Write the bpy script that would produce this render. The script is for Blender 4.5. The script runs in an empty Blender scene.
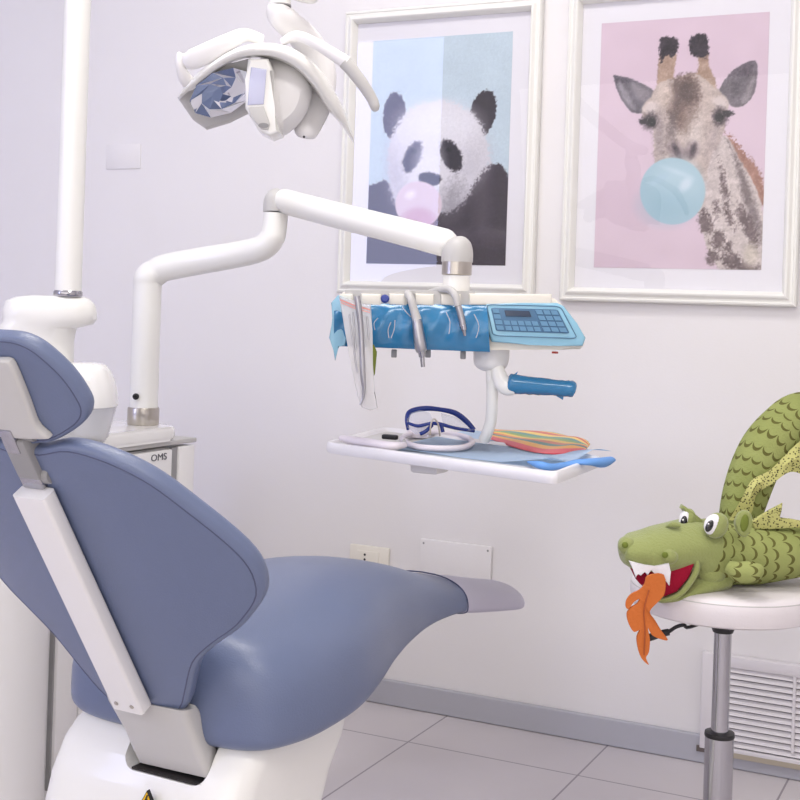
import bpy, bmesh, math, random
import numpy as np
from mathutils import Vector, Matrix
random.seed(4)
SC = bpy.context.scene
COL = SC.collection
# ------------------------------------------------------------------ camera, world, light, exposure
CAMP = Vector((1.62825, -3.11019, 1.06708))
RT = Vector((0.898601, 0.437534, 0.032851))
UP = Vector((-0.029536, -0.014381, 0.999460))
FW = Vector((-0.437771, 0.899087, 0.0))
FPX, CX, CY = 1283.088, 402.711, 308.242
cd = bpy.data.cameras.new('camera')
cd.sensor_width = 36; cd.lens = FPX / 800 * 36
cd.shift_x = -(CX - 400) / 800; cd.shift_y = -(400 - CY) / 800
cd.clip_start = 0.05
cam = bpy.data.objects.new('camera', cd); COL.objects.link(cam)
mw = Matrix((RT, UP, -FW)).transposed().to_4x4(); mw.translation = CAMP
cam.matrix_world = mw
SC.camera = cam
w = bpy.data.worlds.new('world'); SC.world = w; w.use_nodes = True
w.node_tree.nodes['Background'].inputs[0].default_value = (0.9, 0.93, 1, 1)
w.node_tree.nodes['Background'].inputs[1].default_value = 0.6
SC.view_settings.view_transform = 'Standard'
SC.view_settings.look = 'None'
SC.view_settings.gamma = 1
SC.view_settings.use_curve_mapping = False
SC.view_settings.exposure = 0.1

def area(name, loc, target, sx, sy, power, col):
    l = bpy.data.lights.new(name, 'AREA'); l.shape = 'RECTANGLE'; l.size = sx; l.size_y = sy
    l.energy = power; l.color = col
    o = bpy.data.objects.new(name, l); COL.objects.link(o); o.location = loc
    d = Vector(target) - Vector(loc); o.rotation_euler = d.to_track_quat('-Z', 'Y').to_euler()
    return o
PANELS = [(0.55, -1.35), (-1.1, -2.6), (2.0, -2.7)]
PPOW = [25, 6, 26]
for i, (x, y) in enumerate(PANELS):
    area('ceiling_panel_light', (x, y, 2.93), (x, y, 0), 1.1, 0.55, PPOW[i], (1.0, 0.968, 0.92))
area('rear_fill_light', (0.8, -4.1, 1.3), (0.6, 0, 0.6), 3.8, 2.2, 31, (1.0, 0.97, 0.925))  # added wide fill from behind the camera

# ------------------------------------------------------------------ picture point -> place in the room
def ray(x, y): return FW + RT * ((x - CX) / FPX) - UP * ((y - CY) / FPX)
def P(x, y, d): return CAMP + ray(x, y) * d
def G(x, y, z):
    v = ray(x, y); return CAMP + v * ((z - CAMP.z) / v.z)
def PL(x, y, o, n):
    v = ray(x, y); return CAMP + v * ((Vector(o) - CAMP).dot(n) / v.dot(n))
def WALL(x, y): return PL(x, y, (0, 0, 0), Vector((0, 1, 0)))

# ------------------------------------------------------------------ materials
def lin(c):
    return tuple(((v / 255) / 12.92 if v / 255 <= .04045 else ((v / 255 + .055) / 1.055) ** 2.4) for v in c)
def mat(name, c, rough=.5, metal=0, coat=0, alpha=1, trans=0, bump=None, spec=.5, var=0, sheen=0, emit=0, sss=0):
    m = bpy.data.materials.new(name); m.use_nodes = True
    nt = m.node_tree; b = nt.nodes['Principled BSDF']
    cc = (*lin(c), 1)
    b.inputs['Base Color'].default_value = cc
    b.inputs['Roughness'].default_value = rough; b.inputs['Metallic'].default_value = metal
    b.inputs['Coat Weight'].default_value = coat; b.inputs['Coat Roughness'].default_value = .08
    b.inputs['Alpha'].default_value = alpha; b.inputs['Transmission Weight'].default_value = trans
    b.inputs['Specular IOR Level'].default_value = spec
    b.inputs['Sheen Weight'].default_value = sheen
    if emit:
        b.inputs['Emission Color'].default_value = cc; b.inputs['Emission Strength'].default_value = emit
    if var:
        tc = nt.nodes.new('ShaderNodeTexCoord'); n = nt.nodes.new('ShaderNodeTexNoise')
        n.inputs['Scale'].default_value = 6; n.inputs['Detail'].default_value = 5
        nt.links.new(tc.outputs['Object'], n.inputs['Vector'])
        mx = nt.nodes.new('ShaderNodeMix'); mx.data_type = 'RGBA'
        mx.inputs[6].default_value = (*[v * (1 - var) for v in cc[:3]], 1)
        mx.inputs[7].default_value = (*[min(1, v * (1 + var)) for v in cc[:3]], 1)
        nt.links.new(n.outputs['Fac'], mx.inputs[0]); nt.links.new(mx.outputs[2], b.inputs['Base Color'])
    if bump:
        tc = nt.nodes.new('ShaderNodeTexCoord'); n = nt.nodes.new('ShaderNodeTexNoise')
        n.inputs['Scale'].default_value = bump[0]; n.inputs['Detail'].default_value = 4
        nt.links.new(tc.outputs['Object'], n.inputs['Vector'])
        bp = nt.nodes.new('ShaderNodeBump'); bp.inputs['Strength'].default_value = bump[1]
        bp.inputs['Distance'].default_value = .002
        nt.links.new(n.outputs['Fac'], bp.inputs['Height']); nt.links.new(bp.outputs[0], b.inputs['Normal'])
    return m
M = {}
M['wall'] = mat('wall_paint', (233, 230, 231), .75, bump=(180, .12), var=.012)
M['ceil'] = mat('ceiling_paint', (240, 240, 240), .9)
M['base'] = mat('grey_skirting', (180, 180, 189), .5, var=.03)
M['frame'] = mat('white_frame_paint', (238, 237, 232), .38, coat=.2)
M['mat'] = mat('white_mount_board', (228, 226, 232), .8)
M['white'] = mat('white_gloss_plastic', (241, 240, 236), .28, coat=.35)
M['white2'] = mat('white_satin_enamel', (236, 234, 234), .4, coat=.15)
M['cream'] = mat('cream_plastic', (236, 231, 220), .35, coat=.2)
M['grey'] = mat('pale_grey_plastic', (196, 194, 192), .42)
M['grey2'] = mat('mid_grey_plastic', (150, 149, 150), .45)
M['dark'] = mat('black_plastic', (28, 27, 30), .45)
M['slot'] = mat('dark_gap', (40, 36, 36), .8)
M['steel'] = mat('brushed_steel', (186, 180, 172), .28, 1, bump=(60, .1))
M['chrome'] = mat('chrome', (178, 177, 182), .14, 1)
M['mirror'] = mat('faceted_mirror', (225, 228, 235), .02, 1)
M['vinyl'] = mat('slate_blue_vinyl', (104, 115, 145), .34, bump=(420, .22), var=.03)
M['vinyl_edge'] = mat('slate_blue_piping', (76, 82, 112), .5)
M['silver'] = mat('satin_silver', (184, 183, 187), .3, 1)
M['toe'] = mat('pale_lavender_vinyl_cover', (192, 188, 206), .35, bump=(40, .15))
M['blue'] = mat('blue_barrier_film', (48, 124, 172), .22, coat=.4, bump=(28, .6), var=.12)
M['blue_pale'] = mat('pale_blue_barrier_film', (146, 198, 222), .2, coat=.4, bump=(30, .3), var=.05)
M['key_panel'] = mat('keypad_blue_grey', (72, 112, 146), .35)
M['key'] = mat('key_cap', (104, 150, 184), .4)
M['lcd'] = mat('lcd_glass', (56, 70, 92), .12)
M['cyan_hint'] = mat('tinted_film', (120, 186, 226), .2, alpha=.55, coat=.3, bump=(30, .6))
M['clear'] = mat('pale_film_glare', (238, 236, 240), .12, alpha=.38, coat=.4, bump=(35, .5))  # see-through white for the glare strokes on the sleeve
M['clearblue'] = mat('clear_lens', (225, 230, 248), .06, alpha=.22, coat=.5)
M['paper'] = mat('pouch_paper', (242, 239, 239), .3, alpha=.55, coat=.4)
M['pink_print'] = mat('salmon_print', (226, 150, 140), .7)
M['navy'] = mat('navy_blue_plastic', (38, 58, 140), .25, coat=.4)
M['napkin'] = mat('light_blue_napkin', (216, 234, 255), 1, spec=.1)
M['napkin_b'] = mat('blue_napkin_underside', (104, 156, 222), .7)
M['tray'] = mat('white_tray_enamel', (240, 238, 242), .3, coat=.3)
M['traytop'] = mat('grey_tray_liner', (205, 203, 202), .5)
M['headband'] = mat('white_soft_plastic', (236, 228, 236), .4)
M['seat_white'] = mat('white_leatherette', (230, 224, 226), .45, bump=(260, .25), var=.02)
M['green'] = mat('green_plush_felt', (150, 158, 98), .95, bump=(240, .9), var=.10, sheen=.35, spec=.2)
M['green_d'] = mat('olive_plush_felt', (116, 128, 58), .95, bump=(240, .9), var=.10, spec=.2)
M['red'] = mat('crimson_felt', (158, 22, 52), .9, bump=(240, .6), spec=.2)
M['orange'] = mat('orange_felt', (206, 114, 58), .92, bump=(200, .8), var=.09, spec=.2)
M['felt_white'] = mat('white_felt', (238, 236, 240), .9, bump=(240, .5))
M['eye_black'] = mat('black_shiny_eye', (14, 14, 18), .12, coat=.6)
M['yellow'] = mat('yellow_sticker', (238, 190, 20), .5)
M['ink'] = mat('black_ink', (24, 24, 26), .6)
M['label_grey'] = mat('grey_lettering', (98, 98, 104), .5)
M['ceramic'] = mat('white_ceramic', (244, 243, 241), .12, coat=.5)
M['glass_bowl'] = mat('frosted_bowl_glass', (228, 230, 233), .15, alpha=.5, coat=.5)
M['lamp_glass'] = mat('lamp_diffuser', (200, 202, 228), .2, coat=.4)
M['vent'] = mat('white_grille_metal', (226, 222, 226), .45)
M['brown'] = mat('dark_mortar', (110, 100, 96), .9)
M['ventbg'] = mat('vent_cavity', (84, 80, 86), .9)

class N:
    """tiny node maths helper"""
    def __init__(s, nt): s.nt = nt
    def m(s, op, a, b=None, c=None):
        n = s.nt.nodes.new('ShaderNodeMath'); n.operation = op
        for i, v in enumerate((a, b, c)):
            if v is None: continue
            if isinstance(v, (int, float)): n.inputs[i].default_value = v
            else: s.nt.links.new(v, n.inputs[i])
        return n.outputs[0]
def glass_mat():
    m = bpy.data.materials.new('picture_glass'); m.use_nodes = True; nt = m.node_tree; nt.nodes.clear()
    o = nt.nodes.new('ShaderNodeOutputMaterial'); t = nt.nodes.new('ShaderNodeBsdfTransparent')
    g = nt.nodes.new('ShaderNodeBsdfGlossy'); g.inputs['Roughness'].default_value = .012
    ge = nt.nodes.new('ShaderNodeNewGeometry'); vm = nt.nodes.new('ShaderNodeVectorMath'); vm.operation = 'DOT_PRODUCT'
    nt.links.new(ge.outputs['Normal'], vm.inputs[0]); nt.links.new(ge.outputs['Incoming'], vm.inputs[1]); q = N(nt)
    fr_ = q.m('ADD', .04, q.m('MULTIPLY', .96, q.m('POWER', q.m('SUBTRACT', 1.0, q.m('ABSOLUTE', vm.outputs['Value'])), 5)))
    x = nt.nodes.new('ShaderNodeMixShader')
    nt.links.new(fr_, x.inputs[0]); nt.links.new(t.outputs[0], x.inputs[1]); nt.links.new(g.outputs[0], x.inputs[2])
    nt.links.new(x.outputs[0], o.inputs[0]); return m
M['glass'] = glass_mat()

def attr_mat(name, rough=.6):
    m = bpy.data.materials.new(name); m.use_nodes = True; nt = m.node_tree
    a = nt.nodes.new('ShaderNodeAttribute'); a.attribute_name = 'paint'
    nt.links.new(a.outputs['Color'], nt.nodes['Principled BSDF'].inputs['Base Color'])
    nt.nodes['Principled BSDF'].inputs['Roughness'].default_value = rough
    return m
M['print'] = attr_mat('printed_paper')

def scale_mat():
    m = bpy.data.materials.new('scaled_green_plush'); m.use_nodes = True; nt = m.node_tree; n = N(nt)
    b = nt.nodes['Principled BSDF']; b.inputs['Roughness'].default_value = .95; b.inputs['Specular IOR Level'].default_value = .2
    uv = nt.nodes.new('ShaderNodeUVMap'); uv.uv_map = 'UVMap'
    sp = nt.nodes.new('ShaderNodeSeparateXYZ'); nt.links.new(uv.outputs[0], sp.inputs[0])
    u, v = sp.outputs[0], sp.outputs[1]
    row = n.m('FLOOR', v); off = n.m('MULTIPLY', n.m('MODULO', row, 2), .5)
    fu = n.m('SUBTRACT', n.m('FRACT', n.m('ADD', u, off)), .5)
    fv = n.m('SUBTRACT', n.m('FRACT', v), .5)
    def dist(cv, sx, sy):
        a = n.m('MULTIPLY', fu, sx); c = n.m('MULTIPLY', n.m('SUBTRACT', fv, cv), sy)
        return n.m('SQRT', n.m('ADD', n.m('MULTIPLY', a, a), n.m('MULTIPLY', c, c)))
    ina = n.m('LESS_THAN', dist(0.04, 1.0, 1.0), .45)
    outb = n.m('GREATER_THAN', dist(-.20, .92, .95), .44)
    mask = n.m('MULTIPLY', ina, outb)
    ns = nt.nodes.new('ShaderNodeTexNoise'); ns.inputs['Scale'].default_value = 9; ns.inputs['Detail'].default_value = 4
    tc = nt.nodes.new('ShaderNodeTexCoord'); nt.links.new(tc.outputs['Object'], ns.inputs['Vector'])
    mx0 = nt.nodes.new('ShaderNodeMix'); mx0.data_type = 'RGBA'
    mx0.inputs[6].default_value = (*lin((118, 128, 66)), 1); mx0.inputs[7].default_value = (*lin((176, 182, 118)), 1)
    nt.links.new(ns.outputs['Fac'], mx0.inputs[0])
    mx = nt.nodes.new('ShaderNodeMix'); mx.data_type = 'RGBA'
    nt.links.new(mx0.outputs[2], mx.inputs[6]); mx.inputs[7].default_value = (*lin((88, 84, 40)), 1)
    nt.links.new(n.m('MULTIPLY', mask, .88), mx.inputs[0]); nt.links.new(mx.outputs[2], b.inputs['Base Color'])
    n2 = nt.nodes.new('ShaderNodeTexNoise'); n2.inputs['Scale'].default_value = 240; nt.links.new(tc.outputs['Object'], n2.inputs['Vector'])
    bp = nt.nodes.new('ShaderNodeBump'); bp.inputs['Strength'].default_value = .8; bp.inputs['Distance'].default_value = .002
    nt.links.new(n2.outputs['Fac'], bp.inputs['Height']); nt.links.new(bp.outputs[0], b.inputs['Normal'])
    return m
M['scales'] = scale_mat()
def speck_mat():
    m = bpy.data.materials.new('speckled_wing_cloth'); m.use_nodes = True; nt = m.node_tree
    b = nt.nodes['Principled BSDF']; b.inputs['Roughness'].default_value = .9
    tc = nt.nodes.new('ShaderNodeTexCoord'); v = nt.nodes.new('ShaderNodeTexVoronoi'); v.inputs['Scale'].default_value = 230
    nt.links.new(tc.outputs['Object'], v.inputs['Vector'])
    r = nt.nodes.new('ShaderNodeValToRGB'); nt.links.new(v.outputs['Distance'], r.inputs[0])
    r.color_ramp.elements[0].position = .28; r.color_ramp.elements[0].color = (*lin((70, 66, 34)), 1)
    r.color_ramp.elements[1].position = .42; r.color_ramp.elements[1].color = (*lin((190, 188, 118)), 1)
    nt.links.new(r.outputs[0], b.inputs['Base Color']); return m
M['speck'] = speck_mat()
def floor_mat():
    m = bpy.data.materials.new('floor_tile'); m.use_nodes = True; nt = m.node_tree; n = N(nt)
    b = nt.nodes['Principled BSDF']; b.inputs['Roughness'].default_value = .42
    tc = nt.nodes.new('ShaderNodeTexCoord'); sp = nt.nodes.new('ShaderNodeSeparateXYZ'); nt.links.new(tc.outputs['Object'], sp.inputs[0])
    pitch = .4355
    def joint(c, o):
        f = n.m('FRACT', n.m('ADD', n.m('DIVIDE', n.m('SUBTRACT', c, o), pitch), 100.5))
        return n.m('LESS_THAN', n.m('ABSOLUTE', n.m('SUBTRACT', f, .5)), .0052)
    j = n.m('MAXIMUM', joint(sp.outputs[0], .2885), joint(sp.outputs[1], -.248))
    ns = nt.nodes.new('ShaderNodeTexNoise'); ns.inputs['Scale'].default_value = 3; ns.inputs['Detail'].default_value = 6
    nt.links.new(tc.outputs['Object'], ns.inputs['Vector'])
    mx0 = nt.nodes.new('ShaderNodeMix'); mx0.data_type = 'RGBA'
    mx0.inputs[6].default_value = (*lin((202, 196, 200)), 1); mx0.inputs[7].default_value = (*lin((218, 212, 214)), 1)
    nt.links.new(ns.outputs['Fac'], mx0.inputs[0])
    mx = nt.nodes.new('ShaderNodeMix'); mx.data_type = 'RGBA'; nt.links.new(mx0.outputs[2], mx.inputs[6])
    mx.inputs[7].default_value = (*lin((150, 143, 150)), 1); nt.links.new(j, mx.inputs[0])
    nt.links.new(mx.outputs[2], b.inputs['Base Color']); return m
M['floor'] = floor_mat()
def stripes_mat():
    m = bpy.data.materials.new('rainbow_striped_foil'); m.use_nodes = True; nt = m.node_tree
    b = nt.nodes['Principled BSDF']; b.inputs['Roughness'].default_value = .4; b.inputs['Coat Weight'].default_value = .15
    uv = nt.nodes.new('ShaderNodeUVMap'); sp = nt.nodes.new('ShaderNodeSeparateXYZ'); nt.links.new(uv.outputs[0], sp.inputs[0])
    r = nt.nodes.new('ShaderNodeValToRGB'); nt.links.new(sp.outputs[1], r.inputs[0]); cr = r.color_ramp; cr.interpolation = 'CONSTANT'
    cols = [(86, 130, 60), (238, 190, 60), (206, 80, 50), (240, 200, 90), (60, 140, 130), (120, 160, 70), (240, 196, 60), (216, 110, 60), (50, 120, 110), (236, 170, 70), (222, 90, 100)]
    while len(cr.elements) < len(cols): cr.elements.new(.5)
    for i, c in enumerate(cols):
        cr.elements[i].position = i / len(cols); cr.elements[i].color = (*lin(c), 1)
    nt.links.new(r.outputs[0], b.inputs['Base Color']); return m
M['stripes'] = stripes_mat()

# ------------------------------------------------------------------ object helpers
ORG = {}
def tag(o, label=None, cat=None, group=None, kind=None):
    if label: o['label'] = label
    if cat: o['category'] = cat
    if group: o['group'] = group
    if kind: o['kind'] = kind
    return o
def thing(name, label, cat, loc, group=None):
    o = bpy.data.objects.new(name, None); COL.objects.link(o); o.location = loc; o.empty_display_size = .05
    ORG[o.name] = Vector(loc); return tag(o, label, cat, group)
def obj(name, bm, mats, parent=None, smooth=True, loc=None, sub=0, uv=None):
    """links one bmesh (world coordinates) as one mesh object"""
    if not isinstance(mats, (list, tuple)): mats = [mats]
    if parent is not None: org = ORG[parent.name]
    elif loc is not None: org = Vector(loc)
    else:
        vs = [v.co for v in bm.verts]
        org = Vector((sum(v.x for v in vs) / len(vs), sum(v.y for v in vs) / len(vs), min(v.z for v in vs)))
    bmesh.ops.recalc_face_normals(bm, faces=bm.faces)
    for v in bm.verts: v.co = v.co - org
    me = bpy.data.meshes.new(name); bm.to_mesh(me); bm.free()
    for m in mats: me.materials.append(M[m] if isinstance(m, str) else m)
    if smooth:
        me.shade_smooth()
        try: me.set_sharp_from_angle(angle=math.radians(38))
        except Exception: pass
    o = bpy.data.objects.new(name, me); COL.objects.link(o)
    if parent is not None: o.parent = parent
    else: o.location = org
    ORG[o.name] = org
    if sub:
        s = o.modifiers.new('sub', 'SUBSURF'); s.levels = sub; s.render_levels = sub
    return o
def cat_rom(pts, n, closed=False):
    pts = [Vector(p) for p in pts]; out = []; L = len(pts)
    rng = L if closed else L - 1
    for i in range(rng):
        if closed: p0, p1, p2, p3 = pts[i - 1], pts[i], pts[(i + 1) % L], pts[(i + 2) % L]
        else: p0, p1, p2, p3 = pts[max(i - 1, 0)], pts[i], pts[i + 1], pts[min(i + 2, L - 1)]
        for k in range(n):
            t = k / n; t2 = t * t; t3 = t2 * t
            out.append(.5 * ((2 * p1) + (-p0 + p2) * t + (2 * p0 - 5 * p1 + 4 * p2 - p3) * t2 + (-p0 + 3 * p1 - 3 * p2 + p3) * t3))
    if not closed: out.append(pts[-1].copy())
    return out
def resample(pts, n, closed=True):
    q = pts + [pts[0]] if closed else pts
    acc = [0]
    for a, b in zip(q, q[1:]): acc.append(acc[-1] + (b - a).length)
    out = []; j = 0; tot = acc[-1]
    cnt = n if closed else n - 1
    for i in range(n):
        t = tot * i / cnt
        while j < len(acc) - 2 and acc[j + 1] < t: j += 1
        f = (t - acc[j]) / max(acc[j + 1] - acc[j], 1e-12)
        out.append(q[j].lerp(q[j + 1], min(max(f, 0), 1)))
    return out
def add_box(bm, c, s, R=None, bev=0, seg=2, mi=0):
    R = R or Matrix.Identity(3); c = Vector(c); vs = []
    for x in (-.5, .5):
        for y in (-.5, .5):
            for z in (-.5, .5): vs.append(bm.verts.new(c + R @ Vector((x * s[0], y * s[1], z * s[2]))))
    fs = []
    for f in ((0, 1, 3, 2), (4, 6, 7, 5), (0, 4, 5, 1), (2, 3, 7, 6), (0, 2, 6, 4), (1, 5, 7, 3)):
        fc = bm.faces.new([vs[i] for i in f]); fc.material_index = mi; fs.append(fc)
    if bev:
        es = list({e for f in fs for e in f.edges})
        r = bmesh.ops.bevel(bm, geom=es, offset=bev, segments=seg, profile=.5, affect='EDGES')
        for f in r['faces']: f.material_index = mi
def frames(pts, up=None):
    T = []
    for i in range(len(pts)):
        a = pts[max(i - 1, 0)]; b = pts[min(i + 1, len(pts) - 1)]; T.append((b - a).normalized())
    n = Vector(up) if up is not None else (Vector((0, 0, 1)) if abs(T[0].z) < .9 else Vector((1, 0, 0)))
    n = (n - T[0] * n.dot(T[0])).normalized(); out = []
    for t in T:
        n = (n - t * n.dot(t)).normalized(); out.append((n.copy(), t.cross(n).normalized()))
    return out
def add_tube(bm, pts, rad, seg=16, smooth=0, caps=True, up=None, mi=0, uvcell=None, mifun=None, rot=0):
    """pts: 3-D path; rad: number / list of numbers / list of (r along up, r sideways)"""
    pts = [Vector(p) for p in pts]
    if not isinstance(rad, (list, tuple)): rad = [rad] * len(pts)
    rad = [r if isinstance(r, (list, tuple)) else (r, r) for r in rad]
    if smooth:
        rr = cat_rom([Vector((r[0], r[1], 0)) for r in rad], smooth); pts = cat_rom(pts, smooth)
        rad = [(max(r.x, 1e-4), max(r.y, 1e-4)) for r in rr]
    fr = frames(pts, up); rings = []
    for p, (n, b), (ra, rb) in zip(pts, fr, rad):
        rings.append([bm.verts.new(p + n * (ra * math.cos(2 * math.pi * k / seg + rot)) + b * (rb * math.sin(2 * math.pi * k / seg + rot))) for k in range(seg)])
    uvl = bm.loops.layers.uv.get('UVMap') or (bm.loops.layers.uv.new('UVMap') if uvcell else None)
    L = 0
    for i in range(len(rings) - 1):
        dl = (pts[i + 1] - pts[i]).length
        for k in range(seg):
            f = bm.faces.new((rings[i][k], rings[i][(k + 1) % seg], rings[i + 1][(k + 1) % seg], rings[i + 1][k]))
            f.material_index = mifun(i / (len(rings) - 1), k / seg) if mifun else mi
            if uvcell:
                nc = uvcell[0]
                for lp, (uu, vv) in zip(f.loops, ((k, L), (k + 1, L), (k + 1, L + dl), (k, L + dl))):
                    lp[uvl].uv = (uu / seg * nc, vv / uvcell[1] + 50)
        L += dl
    if caps:
        for r in (rings[0], rings[-1]):
            f = bm.faces.new(r); f.material_index = mifun(0 if r is rings[0] else 1, 0) if mifun else mi
    return rings
def add_round_tube(bm, pts, r, seg=16, smooth=6, mi=0):
    """tube with domed ends"""
    pts = cat_rom(pts, smooth) if smooth else [Vector(p) for p in pts]
    a = (pts[0] - pts[1]).normalized(); b = (pts[-1] - pts[-2]).normalized()
    pre = [pts[0] + a * r * s for s in (1, .9, .6, .3)]; post = [pts[-1] + b * r * s for s in (.3, .6, .9, 1)]
    rr = [r * .05, r * .44, r * .8, r * .95]
    add_tube(bm, pre + pts + post, rr + [r] * len(pts) + rr[::-1], seg, mi=mi)
def add_lathe(bm, c, prof, seg=40, axis=None, mi=0):
    """prof: (radius, height along axis)"""
    ax = Vector(axis or (0, 0, 1)).normalized(); c = Vector(c)
    n = Vector((1, 0, 0)) if abs(ax.x) < .9 else Vector((0, 1, 0)); n = (n - ax * n.dot(ax)).normalized(); b = ax.cross(n)
    rings = [[bm.verts.new(c + ax * h + (n * math.cos(2 * math.pi * k / seg) + b * math.sin(2 * math.pi * k / seg)) * max(r, 1e-5)) for k in range(seg)] for r, h in prof]
    for A, B in zip(rings, rings[1:]):
        for k in range(seg):
            f = bm.faces.new((A[k], A[(k + 1) % seg], B[(k + 1) % seg], B[k])); f.material_index = mi
    bm.faces.new(rings[0][::-1]).material_index = mi; bm.faces.new(rings[-1]).material_index = mi
def add_prism(bm, pts, ext, bev=0, mi=0, seg=2):
    """pts: 3-D polygon, extruded along vector ext"""
    ext = Vector(ext); A = [bm.verts.new(Vector(p)) for p in pts]; B = [bm.verts.new(Vector(p) + ext) for p in pts]; n = len(A)
    fs = [bm.faces.new(A[::-1]), bm.faces.new(B)]
    for k in range(n): fs.append(bm.faces.new((A[k], A[(k + 1) % n], B[(k + 1) % n], B[k])))
    for f in fs: f.material_index = mi
    if bev:
        es = list({e for f in fs[:2] for e in f.edges})
        r = bmesh.ops.bevel(bm, geom=es, offset=bev, segments=seg, profile=.5, affect='EDGES')
        for f in r['faces']: f.material_index = mi
def rounded(x0, y0, x1, y1, r, n=5):
    out = []
    for cx, cy, a0 in ((x1 - r, y1 - r, 0), (x0 + r, y1 - r, 90), (x0 + r, y0 + r, 180), (x1 - r, y0 + r, 270)):
        for k in range(n + 1):
            a = math.radians(a0 + 90 * k / n); out.append((cx + r * math.cos(a), cy + r * math.sin(a)))
    return out
def loft(bm, rings, caps=True, mi=0):
    V = [[bm.verts.new(Vector(p)) for p in r] for r in rings]; n = len(V[0])
    for A, B in zip(V, V[1:]):
        for k in range(n):
            f = bm.faces.new((A[k], A[(k + 1) % n], B[(k + 1) % n], B[k])); f.material_index = mi
    if caps:
        bm.faces.new(V[0][::-1]).material_index = mi; bm.faces.new(V[-1]).material_index = mi
    return V
def pillow(bm, outline, mapf, t0, t1, r0, r1, bulge=.0, nr=9, mi=0):
    """closed cushion: outline (a,b) list, mapf(a,b,t)->world; t0 back, t1 front, r0/r1 edge radii, bulge on the front"""
    n = len(outline); c = Vector((sum(p.x for p in outline) / n, sum(p.y for p in outline) / n))
    nor = []
    for i in range(n):
        t = (outline[(i + 1) % n] - outline[i - 1]).normalized(); nor.append(Vector((-t.y, t.x)))
    s = 1 if sum((outline[i] + nor[i] * .001 - c).length - (outline[i] - c).length for i in range(n)) < 0 else -1
    ins = lambda q: [outline[i] + nor[i] * s * q for i in range(n)]
    rings = []
    def fill(base, t, rev, bl, rr):
        rs = []
        for k in range(nr):
            f = 1 - k / nr
            rs.append(([c + (p - c) * f for p in base], t + bl * (1 - f ** 2.2)))
        return rs[::-1] if rev else rs
    rings += fill(ins(r0), t0, True, 0, r0)
    for k in range(1, 6):
        a = math.pi / 2 * k / 5; rings.append((ins(r0 * (1 - math.sin(a))), t0 + r0 * (1 - math.cos(a))))
    for k in range(0, 5):
        a = math.pi / 2 * k / 5; rings.append((ins(r1 * (1 - math.cos(a))), t1 - r1 + r1 * math.sin(a)))
    rings += fill(ins(r1), t1, False, bulge, r1)
    return loft(bm, [[mapf(p.x, p.y, t) for p in r] for r, t in rings], True, mi)
def mesh_from_modifiers(o):
    dg = bpy.context.evaluated_depsgraph_get(); me = bpy.data.meshes.new_from_object(o.evaluated_get(dg)); o.modifiers.clear(); o.data = me
BM = bmesh.new

# ================================================================== THE ROOM
XL, XR, YF, ZC = -3.0, 3.3, -4.2, 3.0
def struct(name, bm, m, smooth=False, **k): return tag(obj(name, bm, m, smooth=smooth, **k), kind='structure')
def slab(name, a, b, m):
    bm = BM(); a = Vector(a); b = Vector(b); add_box(bm, (a + b) / 2, b - a); return struct(name, bm, m, loc=(0, 0, 0))
slab('floor', (XL - .1, YF - .1, -.1), (XR + .1, .1, 0), 'floor')
slab('ceiling', (XL - .1, YF - .1, ZC), (XR + .1, .1, ZC + .1), 'ceil')
slab('wall_back', (XL - .1, 0, 0), (XR + .1, .1, ZC), 'wall')
slab('wall_left', (XL - .1, YF, 0), (XL, 0, ZC), 'wall')
slab('wall_right', (XR, YF, 0), (XR + .1, 0, ZC), 'wall')
# rear wall, behind the camera, with its window opening
WX0, WX1, WZ0, WZ1 = -2.42, -1.66, 1.05, 2.82
bm = BM()
for a, b in (((XL - .1, YF - .1, 0), (WX0, YF, ZC)), ((WX1, YF - .1, 0), (XR + .1, YF, ZC)), ((WX0, YF - .1, 0), (WX1, YF, WZ0)), ((WX0, YF - .1, WZ1), (WX1, YF, ZC))):
    a = Vector(a); b = Vector(b); add_box(bm, (a + b) / 2, b - a)
struct('wall_front', bm, 'wall')
M['daylight'] = mat('daylit_window', (196, 204, 250), .5, emit=7.5)
bm = BM(); add_box(bm, ((WX0 + WX1) / 2, YF - .07, (WZ0 + WZ1) / 2), (WX1 - WX0, .02, WZ1 - WZ0)); struct('window_1', bm, 'daylight')
bm = BM()
for x in (WX0 + .02, WX1 - .02): add_box(bm, (x, YF - .03, (WZ0 + WZ1) / 2), (.04, .05, WZ1 - WZ0))
for z in (WZ0 + .02, WZ1 - .02): add_box(bm, ((WX0 + WX1) / 2, YF - .03, z), (WX1 - WX0, .05, .04))
struct('trim_1', bm, 'frame')
bm = BM(); add_box(bm, ((XL + XR) / 2, -.008, .034), (XR - XL, .016, .066), bev=.003); struct('baseboard_back', bm, 'base')
for i, (x, y) in enumerate(PANELS):
    t = thing('ceiling_light', ['white square-edged ceiling light panel above the dental chair', 'white ceiling light panel over the left rear of the room', 'white ceiling light panel over the right rear of the room'][i], 'ceiling light', (x, y, 2.95), 'ceiling light panels')
    bm = BM(); add_box(bm, (x, y, 2.972), (1.2, .64, .05), bev=.005); obj('housing', bm, 'white2', t)

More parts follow.
